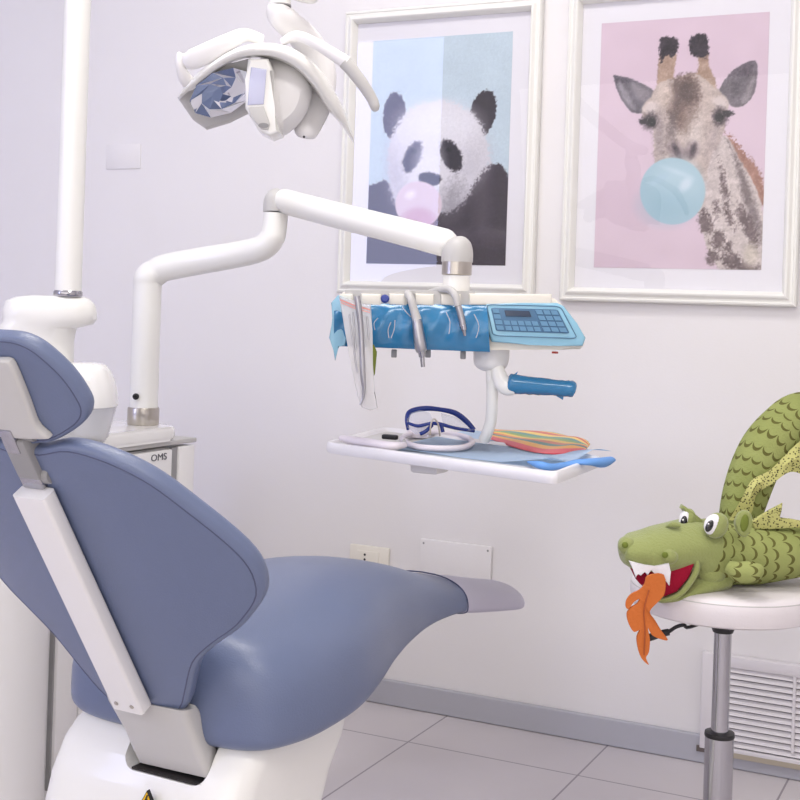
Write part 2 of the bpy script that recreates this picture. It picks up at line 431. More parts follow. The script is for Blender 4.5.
# ---------------------------------------------------------------- pictures: printed artwork painted on a fine grid
def noise2(h, wd, sc, seed):
    r = np.random.RandomState(seed); g = r.rand(int(h / sc) + 3, int(wd / sc) + 3)
    y = np.arange(h)[:, None] / sc; x = np.arange(wd)[None, :] / sc
    yi = y.astype(int); xi = x.astype(int); fy = y - yi; fx = x - xi
    fy = fy * fy * (3 - 2 * fy); fx = fx * fx * (3 - 2 * fx)
    return (g[yi, xi] * (1 - fy) * (1 - fx) + g[yi + 1, xi] * fy * (1 - fx) + g[yi, xi + 1] * (1 - fy) * fx + g[yi + 1, xi + 1] * fy * fx) - .5
def sdpoly(X, Y, pts):
    d = np.full(X.shape, 1e9); s = np.ones(X.shape)
    n = len(pts)
    for i in range(n):
        ax, ay = pts[i]; bx, by = pts[i - 1]; ex, ey = bx - ax, by - ay; wx, wy = X - ax, Y - ay
        t = np.clip((wx * ex + wy * ey) / (ex * ex + ey * ey + 1e-9), 0, 1)
        d = np.minimum(d, (wx - ex * t) ** 2 + (wy - ey * t) ** 2)
        c1 = Y >= ay; c2 = Y < by; c3 = ex * wy > ey * wx
        s = np.where((c1 & c2 & c3) | (~c1 & ~c2 & ~c3), -s, s)
    return s * np.sqrt(d)
class Art:
    def __init__(s, X, Y, bg):
        s.X, s.Y = X, Y; s.C = np.zeros(X.shape + (3,)) + np.array(bg, float)
        h, wd = X.shape; s.n1 = noise2(h, wd, 2.2, 1); s.n2 = noise2(h, wd, 7, 2); s.n3 = noise2(h, wd, 22, 3); s.n0 = np.random.RandomState(9).rand(h, wd) - .5
    def put(s, sd, col, soft=2.0, fur=0, op=1):
        a = np.clip(.5 - (sd + (s.n1 * 2 + s.n0) * fur) / soft, 0, 1)[..., None] * op
        s.C = s.C * (1 - a) + np.array(col, float) * a
    def ell(s, cx, cy, rx, ry, col, ang=0, **k):
        a = math.radians(ang); dx = s.X - cx; dy = s.Y - cy
        u = dx * math.cos(a) + dy * math.sin(a); v = -dx * math.sin(a) + dy * math.cos(a)
        s.put((np.sqrt((u / rx) ** 2 + (v / ry) ** 2) - 1) * min(rx, ry), col, **k)
    def poly(s, pts, col, r=6, **k):
        q = [(p.x, p.y) for p in cat_rom([Vector((a, b, 0)) for a, b in pts], 4, True)] if r else pts
        s.put(sdpoly(s.X, s.Y, q), col, **k)
    def tex(s, mask_col_amp): 
        s.C += (s.n1 * .5 + s.n0 * .5)[..., None] * mask_col_amp
def panda(X, Y):
    a = Art(X, Y, (198, 216, 226))
    a.C += (a.n3 * 6)[..., None]
    a.ell(148, 310, 30, 62, (62, 54, 66), 4, fur=2); a.ell(383, 305, 34, 66, (52, 46, 54), 14, fur=2)
    a.poly([(60, 520), (95, 492), (135, 490), (200, 600), (300, 540), (340, 470), (400, 440), (450, 470), (470, 720), (40, 720)], (62, 54, 62), soft=4, fur=3)
    a.poly([(360, 470), (400, 450), (400, 600), (360, 600)], (88, 80, 90), soft=30, op=.5)
    a.poly([(270, 620), (450, 610), (450, 660), (300, 640)], (94, 86, 96), soft=24, op=.5)
    a.poly([(130, 430), (138, 370), (165, 315), (215, 278), (280, 268), (335, 290), (380, 335), (402, 430), (375, 470), (330, 540), (285, 570), (250, 550), (170, 560), (140, 520)], (226, 224, 230), soft=10, fur=7)
    a.ell(265, 330, 90, 50, (238, 238, 244), soft=60, op=.8)
    a.ell(355, 440, 36, 70, (190, 188, 196), 25, soft=50, op=.5, fur=6)
    a.ell(300, 540, 30, 50, (120, 116, 124), 20, soft=40, op=.55, fur=8)
    a.ell(150, 470, 22, 70, (178, 176, 190), -8, soft=34, op=.5, fur=6)
    a.ell(196, 420, 21, 42, (58, 52, 66), 24, soft=6, fur=3); a.ell(299, 416, 26, 44, (44, 40, 48), -24, soft=6, fur=3)
    a.ell(200, 404, 8, 6, (20, 20, 26)); a.ell(292, 400, 8, 6, (20, 20, 26))
    a.ell(240, 440, 36, 60, (236, 236, 242), soft=40, op=.7)
    a.poly([(212, 468), (240, 460), (270, 470), (268, 488), (250, 496), (222, 490)], (46, 42, 52), soft=5, fur=2)
    a.C += ((a.n1 + a.n0) * 7)[..., None]
    a.ell(212, 546, 62, 62, (224, 206, 216), soft=3)
    a.ell(212, 594, 44, 40, (210, 168, 190), soft=22, op=.8)
    a.put(np.maximum(np.hypot(X - 212, Y - 546) - 62, -(np.hypot(X - 212, Y - 620) - 66)), (236, 220, 232), soft=4, op=.3)
    a.ell(190, 520, 14, 10, (248, 240, 248), -30, soft=10, op=.8)
    return a.C
def giraffe(X, Y):
    a = Art(X, Y, (221, 200, 213)); a.C += (a.n3 * 5)[..., None]
    # mane and neck
    a.poly([(455, 345), (500, 390), (540, 440), (556, 480), (556, 530), (520, 500), (480, 430)], (166, 122, 106), soft=5, fur=7)
    a.poly([(382, 548), (400, 440), (450, 350), (490, 410), (530, 480), (552, 560), (552, 720), (440, 700)], (206, 194, 190), soft=4, fur=2)
    a.poly([(455, 360), (475, 400), (500, 520), (540, 620), (540, 560), (500, 440)], (104, 90, 92), soft=16, op=.75, fur=4)
    for cx, cy, rx, ry, an in ((402, 575, 16, 32, -12), (436, 620, 18, 24, 10), (420, 665, 14, 18, 0), (470, 672, 26, 18, 10), (465, 560, 8, 24, -20), (520, 600, 14, 40, -20), (500, 690, 40, 14, 0), (450, 480, 8, 40, -10), (500, 560, 12, 30, -25), (460, 640, 8, 12, 0), (430, 540, 7, 14, 0)):
        a.ell(cx, cy, rx, ry, (96, 78, 80), an, soft=11, fur=6, op=.85)
    a.ell(520, 660, 18, 30, (216, 206, 190), soft=16, fur=5, op=.7)
    # ears
    a.poly([(166, 200), (172, 196), (215, 206), (272, 238), (262, 272), (235, 294), (205, 284), (178, 240)], (102, 96, 106), soft=3, fur=1)
    a.poly([(180, 210), (200, 240), (222, 282), (200, 270), (180, 232)], (170, 164, 172), soft=10, op=.7)
    a.poly([(215, 215), (262, 240), (250, 270), (225, 250)], (150, 142, 148), soft=14, op=.7, fur=4)
    a.poly([(438, 236), (470, 186), (510, 162), (534, 160), (536, 200), (524, 250), (495, 276), (462, 270)], (112, 104, 112), soft=3, fur=1)
    a.poly([(470, 220), (500, 180), (522, 172), (500, 220), (480, 250)], (80, 72, 82), soft=16, op=.6, fur=4)
    a.poly([(500, 250), (524, 200), (530, 200), (520, 245), (497, 270)], (168, 160, 164), soft=8, op=.6)
    # horns
    a.poly([(284, 240), (278, 215), (290, 130), (328, 130), (322, 200), (340, 230)], (176, 150, 132), soft=4, fur=2)
    a.poly([(365, 215), (384, 180), (384, 130), (408, 128), (412, 170), (430, 215), (420, 260)], (176, 150, 132), soft=4, fur=2)
    a.poly([(286, 148), (284, 108), (300, 96), (330, 104), (332, 130), (318, 150), (300, 142), (290, 165)], (52, 44, 52), soft=4, fur=3)
    a.poly([(364, 140), (362, 106), (374, 92), (400, 90), (410, 104), (408, 146), (385, 148)], (50, 42, 50), soft=4, fur=3)
    # head
    a.poly([(240, 280), (262, 250), (285, 215), (330, 200), (375, 190), (425, 225), (462, 262), (455, 300), (448, 350), (420, 400), (408, 440), (400, 470), (290, 450), (270, 400), (268, 340), (245, 310)], (192, 176, 168), soft=4, fur=2)
    a.poly([(330, 205), (372, 200), (385, 240), (380, 290), (360, 345), (330, 330), (308, 280), (305, 245)], (112, 86, 76), soft=22, fur=5, op=.85)
    a.ell(350, 240, 32, 36, (76, 60, 60), soft=34, fur=6, op=.65)
    a.ell(318, 320, 12, 60, (92, 80, 82), 6, soft=18, fur=5, op=.6)
    a.ell(372, 350, 26, 60, (222, 212, 206), soft=34, op=.6); a.ell(285, 350, 14, 60, (140, 128, 132), soft=20, op=.6, fur=3)
    a.ell(425, 350, 14, 54, (170, 156, 158), 12, soft=24, op=.6, fur=3); a.ell(300, 250, 20, 26, (214, 198, 186), soft=20, op=.7, fur=3)
    a.ell(262, 278, 20, 14, (222, 210, 206), -20, soft=10, op=.8); a.ell(440, 264, 20, 14, (222, 210, 206), 20, soft=10, op=.8)
    a.ell(260, 314, 19, 22, (84, 72, 78), 0, soft=14, fur=3); a.ell(440, 302, 19, 22, (76, 64, 70), 0, soft=14, fur=3)
    a.ell(264, 316, 11, 11, (20, 16, 22)); a.ell(438, 304, 11, 11, (20, 16, 22))
    a.poly([(232, 312), (250, 306), (255, 322), (236, 320)], (40, 32, 40), soft=4, fur=3); a.poly([(452, 286), (474, 290), (472, 298), (450, 300)], (40, 32, 40), soft=4, fur=3)
    for cx in (323, 370):
        a.ell(cx, 386, 18, 20, (150, 134, 138), 0, soft=16, op=.8); a.ell(cx + (5 if cx < 350 else 0), 390, 7, 19, (70, 58, 66), (-28 if cx < 350 else 18), soft=7)
    a.ell(346, 400, 24, 14, (120, 108, 114), soft=14, op=.6)
    a.C += ((a.n1 + a.n0) * 20 + a.n2 * 22)[..., None] * (np.abs(a.C - np.array((221, 200, 213))).sum(-1) > 26)[..., None]
    # bubble
    a.ell(318, 494, 84, 86, (168, 200, 212), soft=3)
    a.ell(330, 470, 56, 50, (186, 214, 224), 20, soft=50, op=.8); a.ell(300, 530, 60, 44, (150, 188, 204), soft=50, op=.5)
    a.ell(352, 476, 20, 12, (214, 230, 240), -50, soft=12, op=.85); a.ell(285, 462, 26, 8, (178, 208, 222), -35, soft=8, op=.8)
    a.ell(330, 445, 36, 6, (206, 226, 236), 20, soft=8, op=.6)
    return a.C
def picture(kind, fx0, fx1, fz0, fz1, ix0, ix1, iz0, iz1, art, off, scl, label):
    t = thing('framed_picture', label, 'picture', ((fx0 + fx1) / 2, 0, fz0), 'framed animal pictures')
    # moulded frame: mitred profile swept around the opening
    prof = [(0, 0), (0, .016), (.004, .021), (.009, .022), (.012, .019), (.018, .020), (.026, .026), (.031, .027), (.035, .024), (.039, .017), (.041, .012), (.043, .008), (.043, 0)]
    wd = ix0 - fx0; sc = wd / .043
    bm = BM(); rings = []
    for cx, cz, sx, sz in ((fx0, fz0, 1, 1), (fx1, fz0, -1, 1), (fx1, fz1, -1, -1), (fx0, fz1, 1, -1)):
        rings.append([bm.verts.new((cx + sx * p * sc, -h - .002, cz + sz * p * sc)) for p, h in prof])
    for i in range(4):
        A, B = rings[i], rings[(i + 1) % 4]
        for k in range(len(prof)):
            q = (k + 1) % len(prof); bm.faces.new((A[k], B[k], B[q], A[q]))
    obj('frame', bm, 'frame', t, smooth=False)
    bm = BM(); add_box(bm, ((ix0 + ix1) / 2, -.004, (iz0 + iz1) / 2), (ix1 - ix0 + .01, .003, iz1 - iz0 + .01)); obj('mount_board', bm, 'mat', t, smooth=False)
    ax0, ax1, az0, az1 = art
    nx, nz = 205, 305
    me = bpy.data.meshes.new('print'); xs = np.linspace(ax0, ax1, nx); zs = np.linspace(az0, az1, nz)
    X, Z = np.meshgrid(xs, zs)
    L = Vector(t.location)
    co = np.stack([X - L.x, np.full(X.shape, -.0062 - L.y), Z - L.z], -1).reshape(-1, 3)
    idx = np.arange(nx * nz).reshape(nz, nx)
    q = np.stack([idx[:-1, :-1], idx[:-1, 1:], idx[1:, 1:], idx[1:, :-1]], -1).reshape(-1, 4)
    me.vertices.add(len(co)); me.vertices.foreach_set('co', co.ravel().astype(np.float32))
    me.loops.add(q.size); me.loops.foreach_set('vertex_index', q.ravel().astype(np.int32))
    me.polygons.add(len(q)); me.polygons.foreach_set('loop_start', np.arange(0, q.size, 4, dtype=np.int32))
    try: me.polygons.foreach_set('loop_total', np.full(len(q), 4, dtype=np.int32))
    except Exception: pass
    me.update(calc_edges=True)
    # drawing coordinates of every grid point
    D = np.stack([X - CAMP.x, np.full(X.shape, -CAMP.y), Z - CAMP.z], -1)
    dd = D @ np.array(FW); px = CX + FPX * (D @ np.array(RT)) / dd; py = CY - FPX * (D @ np.array(UP)) / dd
    C = kind((px - off) * scl, py * scl); C = np.clip(C * np.array((.95, .945, .95)), 0, 255) / 255
    C = np.where(C <= .04045, C / 12.92, ((C + .055) / 1.055) ** 2.4)
    at = me.color_attributes.new('paint', 'FLOAT_COLOR', 'POINT')
    at.data.foreach_set('color', np.concatenate([C, np.ones(C.shape[:2] + (1,))], -1).ravel().astype(np.float32))
    me.materials.append(M['print'])
    o = bpy.data.objects.new('print', me); COL.objects.link(o); o.parent = t; ORG[o.name] = L
    bm = BM(); bm.faces.new([bm.verts.new(v) for v in ((ix0, -.0095, iz0), (ix1, -.0095, iz0), (ix1, -.0095, iz1), (ix0, -.0095, iz1))]); obj('glass', bm, 'glass', t, smooth=False)
def wx(x, y): return WALL(x, y).x
def wz(x, y): return WALL(x, y).z
picture(panda, -.0815, .4905, 1.104, 1.876, -.048, .459, 1.138, 1.842, (wx(371, 150), wx(510, 150), wz(367.4, 263.5), wz(374.5, 41.5)), 340, 800 / 300,
        'white framed picture of a panda blowing a pale pink bubble on light blue')
picture(giraffe, .562, 1.142, 1.100, 1.884, .5965, 1.109, 1.136, 1.849, (wx(598.5, 146), wx(766, 142), wz(594.5, 267.5), wz(602.5, 24)), 550, 800 / 310,
        'white framed picture of a giraffe blowing a blue bubble on pink')

# ---------------------------------------------------------------- wall fittings
t = thing('wall_socket', 'cream power socket plate low on the wall above the chair footrest', 'wall socket', (.041, 0, .335))
bm = BM(); add_box(bm, (.041, -.005, .378), (.121, .009, .082), bev=.004); obj('plate', bm, 'cream', t)
bm = BM(); add_box(bm, (.038, -.0105, .380), (.068, .004, .05), bev=.0015); obj('module', bm, 'cream', t)
for dz in (-.013, 0, .013):
    bm = BM(); add_lathe(bm, (.030, -.0122, .382 + dz), [(.0032, 0), (.0032, .0012)], 12, (0, -1, 0)); obj('socket_hole', bm, 'dark', t)
t = thing('blank_cover_plate', 'large white blank cover plate screwed to the wall behind the footrest', 'cover plate', (.295, 0, .33))
bm = BM(); add_box(bm, (.295, -.005, .395), (.205, .009, .122), bev=.003); obj('plate', bm, 'wall', t)
for x in (.203, .387):
    bm = BM(); add_lathe(bm, (x, -.0096, .445), [(.003, 0), (.002, .001)], 10, (0, -1, 0)); obj('screw', bm, 'grey2', t)
t = thing('switch_cover_plate', 'faint wall-coloured blank plate high on the wall right of the lamp pole', 'cover plate', (-.84, 0, 1.46))
bm = BM(); add_box(bm, (-.84, -.0015, 1.497), (.128, .003, .074), bev=.001); obj('plate', bm, 'wall', t)
# air grille
t = thing('air_grille', 'white louvred air grille set low in the wall behind the stool', 'vent', (1.14, 0, .03))
gx0, gx1, gz0, gz1 = .953, 1.42, .040, .268
bm = BM()
for a, b in (((gx0, gz0), (gx0 + .03, gz1)), ((gx1 - .03, gz0), (gx1, gz1)), ((gx0 + .028, gz1 - .026), (gx1 - .028, gz1)), ((gx0 + .028, gz0), (gx1 - .028, gz0 + .012))):
    add_box(bm, ((a[0] + b[0]) / 2, -.0135, (a[1] + b[1]) / 2), (b[0] - a[0], .025, b[1] - a[1]), bev=.002)
add_box(bm, (1.168, -.020, (gz0 + gz1) / 2), (.007, .012, gz1 - gz0 - .05))
obj('grille_frame', bm, 'vent', t)
bm = BM(); add_box(bm, ((gx0 + gx1) / 2, -.009, (gz0 + gz1) / 2), (gx1 - gx0 - .03, .016, gz1 - gz0 - .02)); obj('backing', bm, 'ventbg', t)
bm = BM(); Rs = Matrix.Rotation(math.radians(-32), 3, 'X')
for k in range(13): add_box(bm, ((gx0 + gx1) / 2, -.020, gz0 + .0205 + k * .0146), (gx1 - gx0 - .056, .0025, .0125), Rs)
obj('slats', bm, 'vent', t)
bm = BM(); add_box(bm, (.955, -.018, .036), (.02, .004, .014)); obj('clip', bm, 'brown', t)
bm = BM(); add_box(bm, ((gx0 + gx1) / 2 + .012, -.020, .036), (gx1 - gx0 - .03, .012, .012)); obj('sill_strip', bm, mat('beige_sealant', (176, 166, 150), .8), t)

# ================================================================== DENTAL CHAIR
HD = math.radians(3); CF = Vector((math.sin(HD), math.cos(HD), 0)); CR = Vector((math.cos(HD), -math.sin(HD), 0))
CB = P(131, 704, 1.8); CO = Vector((CB.x, CB.y, 0))
def cl(x, y, z): return CO + CR * x + CF * y + Vector((0, 0, z))
chair = thing('dental_chair', 'slate blue dental chair on a white base, seen from behind its backrest', 'dental chair', cl(0, .2, 0))
# seat: cross-sections from the rear end forward
AX = .002
ST = [(.046, .07, .55, .480), (.050, .12, .572, .456), (.060, .162, .588, .442), (.085, .192, .600, .436), (.14, .208, .609, .434), (.2, .212, .616, .435), (.28, .208, .623, .438), (.36, .194, .627, .443),
      (.44, .176, .626, .450), (.52, .154, .619, .458), (.60, .130, .606, .466), (.68, .110, .586, .472), (.75, .101, .565, .475), (.82, .099, .545, .475), (.865, .101, .536, .473)]
def xsec(y, w_, zt, zb, ax=AX, n=48, crown=.008, e=3.0):
    out = []; h0 = (zt - zb); zm = zb + h0 * .28
    for k in range(n):
        a = 2 * math.pi * k / n; c, s = math.cos(a), math.sin(a)
        ex = e if s > 0 else 4.5
        x = w_ * math.copysign(abs(c) ** (2 / ex), c); z = (zt - zm if s > 0 else zm - zb) * math.copysign(abs(s) ** (2 / ex), s)
        if s > 0: z += crown * (1 - (x / w_) ** 2) - .5 * crown
        out.append(cl(ax + x - .012 * math.exp(-((y - .5) / .13) ** 2), y, zm + z))
    return out
def smooth_rows(S, n=4):
    A = cat_rom([Vector(s[:3]) for s in S], n); B = cat_rom([Vector((s[3], 0, 0)) for s in S], n)
    return [(a.x, a.y, a.z, b.x) for a, b in zip(A, B)]
bm = BM(); loft(bm, [xsec(*s) for s in smooth_rows(ST, 3)]); obj('seat', bm, 'vinyl', chair)
TT = [(.862, .102, .537, .472), (.93, .105, .524, .460), (1.00, .107, .510, .449), (1.07, .107, .495, .438), (1.12, .104, .484, .430), (1.16, .095, .476, .426), (1.19, .076, .470, .426), (1.206, .050, .464, .430), (1.213, .022, .456, .438)]
bm = BM(); loft(bm, [xsec(*s, crown=.006, e=2.3) for s in smooth_rows(TT, 3)]); tag(obj('footrest_cover', bm, 'toe', chair), 'pale lavender plastic cover over the footrest end')
bm = BM(); r = xsec(.863, .1025, .5375, .4715, crown=.012); r.append(r[0]); add_tube(bm, r, .0015, 6, caps=False); obj('seam', bm, 'vinyl_edge', chair)
# backrest: surface leaning back, lobes wrapped forward
KC = .75
BU = None
top = PL(32, 491, CB, CR); BU = (top - CB); BU = (BU - CR * BU.dot(CR)).normalized(); BN = CR.cross(BU) * -1
if BN.dot(CF) < 0: BN = -BN
def bk(a, b, t, k=None): return CB + CR * a + BU * b + BN * (t + (KC if k is None else k) * a * a)
def on_back(px, py, t=.0, k=None, O=None):
    """outline point (a,b) where the sight line meets the curved back"""
    O = O or CB; v = ray(px, py); k = KC if k is None else k
    lo, hi = .8, 2.6
    def g(d):
        q = CAMP + v * d - O; return q.dot(BN) - (t + k * q.dot(CR) ** 2)
    s0 = g(lo)
    for _ in range(50):
        m_ = (lo + hi) / 2
        if (g(m_) > 0) == (s0 > 0): lo = m_
        else: hi = m_
    q = CAMP + v * lo - O; return Vector((q.dot(CR), q.dot(BU)))
T0 = .012
R_PX = [(46, 441), (75, 437), (115, 448), (160, 470), (210, 507), (245, 536), (263, 557), (270, 577), (268, 592), (258, 607), (245, 621), (225, 635), (208, 650), (202, 663), (198, 680), (193, 698), (180, 710), (155, 711)]
right = [on_back(x, y, T0 + .020) for x, y in R_PX]
right = [p for p in right if p.x > .004]
b_top = right[0].y; b_bot = right[-1].y
outl = [Vector((0, b_top + .004))] + right + [Vector((0, b_bot))] + [Vector((-p.x, p.y)) for p in reversed(right)]
outl = resample([Vector((p.x, p.y)) for p in cat_rom([Vector((p.x, p.y, 0)) for p in outl], 5, True)], 120)
bm = BM(); pillow(bm, outl, bk, T0, T0 + .030, .008, .015, bulge=.02, nr=10); obj('backrest', bm, 'vinyl', chair)
def inset(o_, q):
    n = len(o_); c = sum((p for p in o_), Vector((0, 0))) / n; out = []
    for i in range(n):
        tt = (o_[(i + 1) % n] - o_[i - 1]).normalized(); nn = Vector((-tt.y, tt.x))
        if nn.dot(c - o_[i]) < 0 and (o_[i] - c).length > .08: nn = -nn
        out.append(o_[i] + nn * q)
    return out
bm = BM(); pts = [bk(p.x, p.y, T0 + .0005) for p in inset(outl, .0075)]; pts.append(pts[0]); pts.append(pts[1]); add_tube(bm, pts, .0011, 6, caps=False); obj('piping', bm, 'vinyl_edge', chair)
# spine bar
bl = (top - CB).length
def bar_pt(a, b, t): return CB + CR * a + BU * b + BN * t
bm = BM(); hw = .0275
prof = rounded(-hw + .004, -.014, hw + .004, .010, .005, 4)
loft(bm, [[bar_pt(x, b, t + 0) for x, t in prof] for b in (0, .02, bl * .5, bl - .02, bl)])
obj('spine_bar', bm, 'white2', chair)
for a in (-.010, .018):
    bm = BM(); add_lathe(bm, bar_pt(a, .014, -.014), [(.0034, 0), (.0034, .0012), (.0022, .002)], 12, -BN); obj('screw', bm, 'steel', chair)
# link from the bar down into the base
secs = []
for z, x0, x1, y0, y1 in ((.500, -.062, .086, .012, .044), (.492, -.060, .086, .014, .052), (.475, -.052, .088, .020, .062), (.45, -.042, .092, .030, .075), (.42, -.034, .099, .040, .085), (.40, -.028, .106, .048, .095)):
    secs.append([cl(x, y, z + .02 * (x - .02)) for x, y in rounded(x0, y0, x1, y1, .012, 4)])
bm = BM(); loft(bm, secs); obj('hinge_bracket', bm, 'grey', chair)
# headrest
HO = bar_pt(0, bl, 0); HC = PL(-14, 392, CB, CR)
HC = HC + BN * .01
KH = 1.6
H_PX = [(0, 330), (22, 332), (41, 340), (59, 354), (75, 370), (87.5, 388), (94, 403), (90, 416), (76, 427), (60, 435), (48, 437)]
hr = [on_back(x, y, .020, KH, HC) for x, y in H_PX]
hr = [p for p in hr if p.x > .01]
ho = [Vector((0, hr[0].y + .001))] + hr + [Vector((0, hr[-1].y - .004))] + [Vector((-p.x, p.y)) for p in reversed(hr)]
ho = resample([Vector((p.x, p.y)) for p in cat_rom([Vector((p.x, p.y, 0)) for p in ho], 5, True)], 90)
def hk(a, b, t): return HC + CR * a + BU * b + BN * (t + KH * a * a)
bm = BM(); pillow(bm, ho, hk, .004, .032, .006, .015, bulge=.012, nr=8); obj('headrest', bm, 'vinyl', chair)
bm = BM(); pts = [hk(p.x, p.y, .0045) for p in inset(ho, .006)]; pts += pts[:2]; add_tube(bm, pts, .0010, 6, caps=False); obj('piping', bm, 'vinyl_edge', chair)
fr = [on_back(x, y, .0, KH, HC) for x, y in ((0, 358), (8, 358), (14, 362), (22, 380), (31, 403), (39, 424), (52, 436), (40, 437))]
fo = [Vector((0, fr[0].y))] + fr + [Vector((0, fr[-1].y))] + [Vector((-p.x, p.y)) for p in reversed(fr)]
fo = resample([Vector((p.x, p.y)) for p in cat_rom([Vector((p.x, p.y, 0)) for p in fo], 3, True)], 70)
bm = BM(); pillow(bm, fo, hk, -.007, .004, .004, .002, nr=6); obj('headrest_plate', bm, 'grey', chair)
# headrest joint
jt = thing('x', 'x', 'x', (0, 0, 0)); bpy.data.objects.remove(jt)
bm = BM()
e1 = CR; e2 = BU; e3 = -BN
Rj = Matrix((e1, e2, e3)).transposed()
jc = PL(28, 454, bar_pt(0, 0, -.01), CR)
add_box(bm, jc, (.038, .062, .030), Rj, .004)
obj('headrest_joint', bm, 'grey2', chair)
bm = BM(); add_box(bm, jc + BU * .030 + e3 * .004 - CR * .003, (.022, .036, .026), Rj, .002); add_box(bm, jc - BU * .036 + e3 * .002, (.036, .018, .026), Rj, .003); obj('joint_clamp', bm, 'chrome', chair)
bm = BM(); add_lathe(bm, jc + BU * .034 - CR * .03, [(.009, 0), (.010, .004), (.010, .056), (.009, .060)], 20, CR); obj('pivot', bm, 'grey2', chair)
bm = BM(); add_lathe(bm, jc - BU * .030 - CR * .01 , [(.011, 0), (.012, .003), (.012, .034), (.010, .037)], 20, CR); obj('pivot', bm, 'grey2', chair)
# base shell
def bring(z, x0, x1, y0, y1, r): return [cl(x, y, z) for x, y in rounded(x0, y0, x1, y1, r, 6)]
bm = BM()
BS = [(.0, -.26, .22, -.06, .62, .05), (.05, -.26, .22, -.06, .62, .05), (.07, -.235, .20, -.03, .60, .05), (.12, -.215, .17, -.01, .30, .06), (.2, -.208, .16, .0, .285, .055), (.30, -.20, .158, .012, .29, .05),
      (.36, -.193, .163, .025, .305, .045), (.405, -.186, .168, .045, .325, .04), (.43, -.178, .168, .062, .335, .04), (.455, -.16, .16, .085, .33, .04)]
loft(bm, [bring(*s) for s in BS]); base = obj('base', bm, 'white', chair)
cut = BM(); add_box(cut, cl(.028, .05, .520), (.150, .17, .26), Matrix((CR, CF, Vector((0, 0, 1)))).transposed(), .022, 5); cutter = obj('cutter', cut, 'white', chair)
b_ = base.modifiers.new('b', 'BOOLEAN'); b_.object = cutter; b_.operation = 'DIFFERENCE'; b_.solver = 'EXACT'
mesh_from_modifiers(base); bpy.data.objects.remove(cutter)
for p in base.data.polygons: p.use_smooth = True
base.data.set_sharp_from_angle(angle=math.radians(30))
bm = BM(); add_box(bm, cl(.034, .070, .3925), (.126, .060, .003), Matrix((CR, CF, Vector((0, 0, 1)))).transposed()); obj('base_slot', bm, 'slot', chair)
# warning sticker
bm = BM(); wc = PL(149, 800, cl(0, .018, .33), CF)
z_ = Vector((0, 0, 1)); bm.verts.ensure_lookup_table()
def tri(s, off): return [wc - CF * off + CR * x * s + z_ * y * s for x, y in ((-.5, -.29), (.5, -.29), (0, .577))]
add_prism(bm, tri(.026, .005), CF * .006, mi=0); add_prism(bm, tri(.0215, .0056), CF * .002, mi=1)
add_prism(bm, [wc - CF * .0062 + CR * x + z_ * y for x, y in ((.0005, .009), (-.003, .001), (-.0008, .001), (-.002, -.005), (.003, .003), (.0008, .003), (.003, .009))], CF * .001, mi=0)
obj('warning_sticker', bm, ['ink', 'yellow'], chair, smooth=False)

# ================================================================== DENTAL UNIT (cabinet beside the chair)
X0 = -.18
unit = thing('dental_unit', 'white dental unit cabinet with grey lettering standing left behind the chair', 'dental unit', (-.4, -.9, 0))
bm = BM(); add_box(bm, ((X0 - .62) / 2 - .008, -.93, .365), (.43, .80, .71), bev=.004); obj('cabinet_body', bm, 'white2', unit)
bm = BM(); add_box(bm, (-.40, -.93, .7315), (.446, .818, .011), bev=.002); obj('top_plate', bm, 'grey', unit)
bm = BM(); add_box(bm, (X0 - .004, -.775, .375), (.02, .306, .685), bev=.004); door = obj('door', bm, 'white2', unit)
bm = BM(); add_box(bm, (X0 - .003, -.608, .375), (.008, .022, .69)); obj('door_gap', bm, 'grey2', unit)
bm = BM(); add_box(bm, (X0 - .004, -.563, .375), (.02, .062, .69), bev=.003); obj('corner_post', bm, 'white2', unit)
bm = BM(); add_box(bm, (X0 - .002, -.968, .375), (.016, .068, .685), bev=.003); add_box(bm, (X0 - .01, -1.004, .375), (.016, .005, .685), mi=1); obj('service_panel', bm, ['white2', 'grey2'], unit)
bm = BM(); add_tube(bm, [(X0 - .065, -1.12, 0.004), (X0 - .065, -1.12, .70)], [(.12, .105), (.12, .105)], 48, up=(0, 1, 0)); obj('rounded_front_panel', bm, 'white2', unit)
def text_mesh(name, body, size, o, ex, ey, depth, m, parent, sx=1):
    c = bpy.data.curves.new(name, 'FONT'); c.body = body; c.size = size; c.extrude = depth; c.align_x = 'CENTER'; c.align_y = 'CENTER'
    to = bpy.data.objects.new(name, c); COL.objects.link(to); dg = bpy.context.evaluated_depsgraph_get(); dg.update()
    me = bpy.data.meshes.new_from_object(to.evaluated_get(dg)); bpy.data.objects.remove(to)
    bm = BM(); bm.from_mesh(me); ez = Vector(ex).cross(Vector(ey))
    for v in bm.verts: v.co = Vector(o) + Vector(ex) * v.co.x * sx + Vector(ey) * v.co.y + ez * v.co.z
    return obj(name, bm, m, parent, smooth=False)
lc = PL(159, 457.5, (X0 + .0065, 0, 0), Vector((1, 0, 0)))
text_mesh('lettering', 'OMS', .022, lc, (0, 1, 0), (0, 0, 1), .0006, 'label_grey', door, 1.35)
# worktop
bm = BM()
wt = [(-.60, -1.33)] + [(-.60, -.60)]
ol = rounded(-.61, -1.34, -.172, -.585, .05, 8)
add_prism(bm, [(x, y, .737) for x, y in ol], (0, 0, .034), .012, seg=4); obj('worktop', bm, 'ceramic', unit)
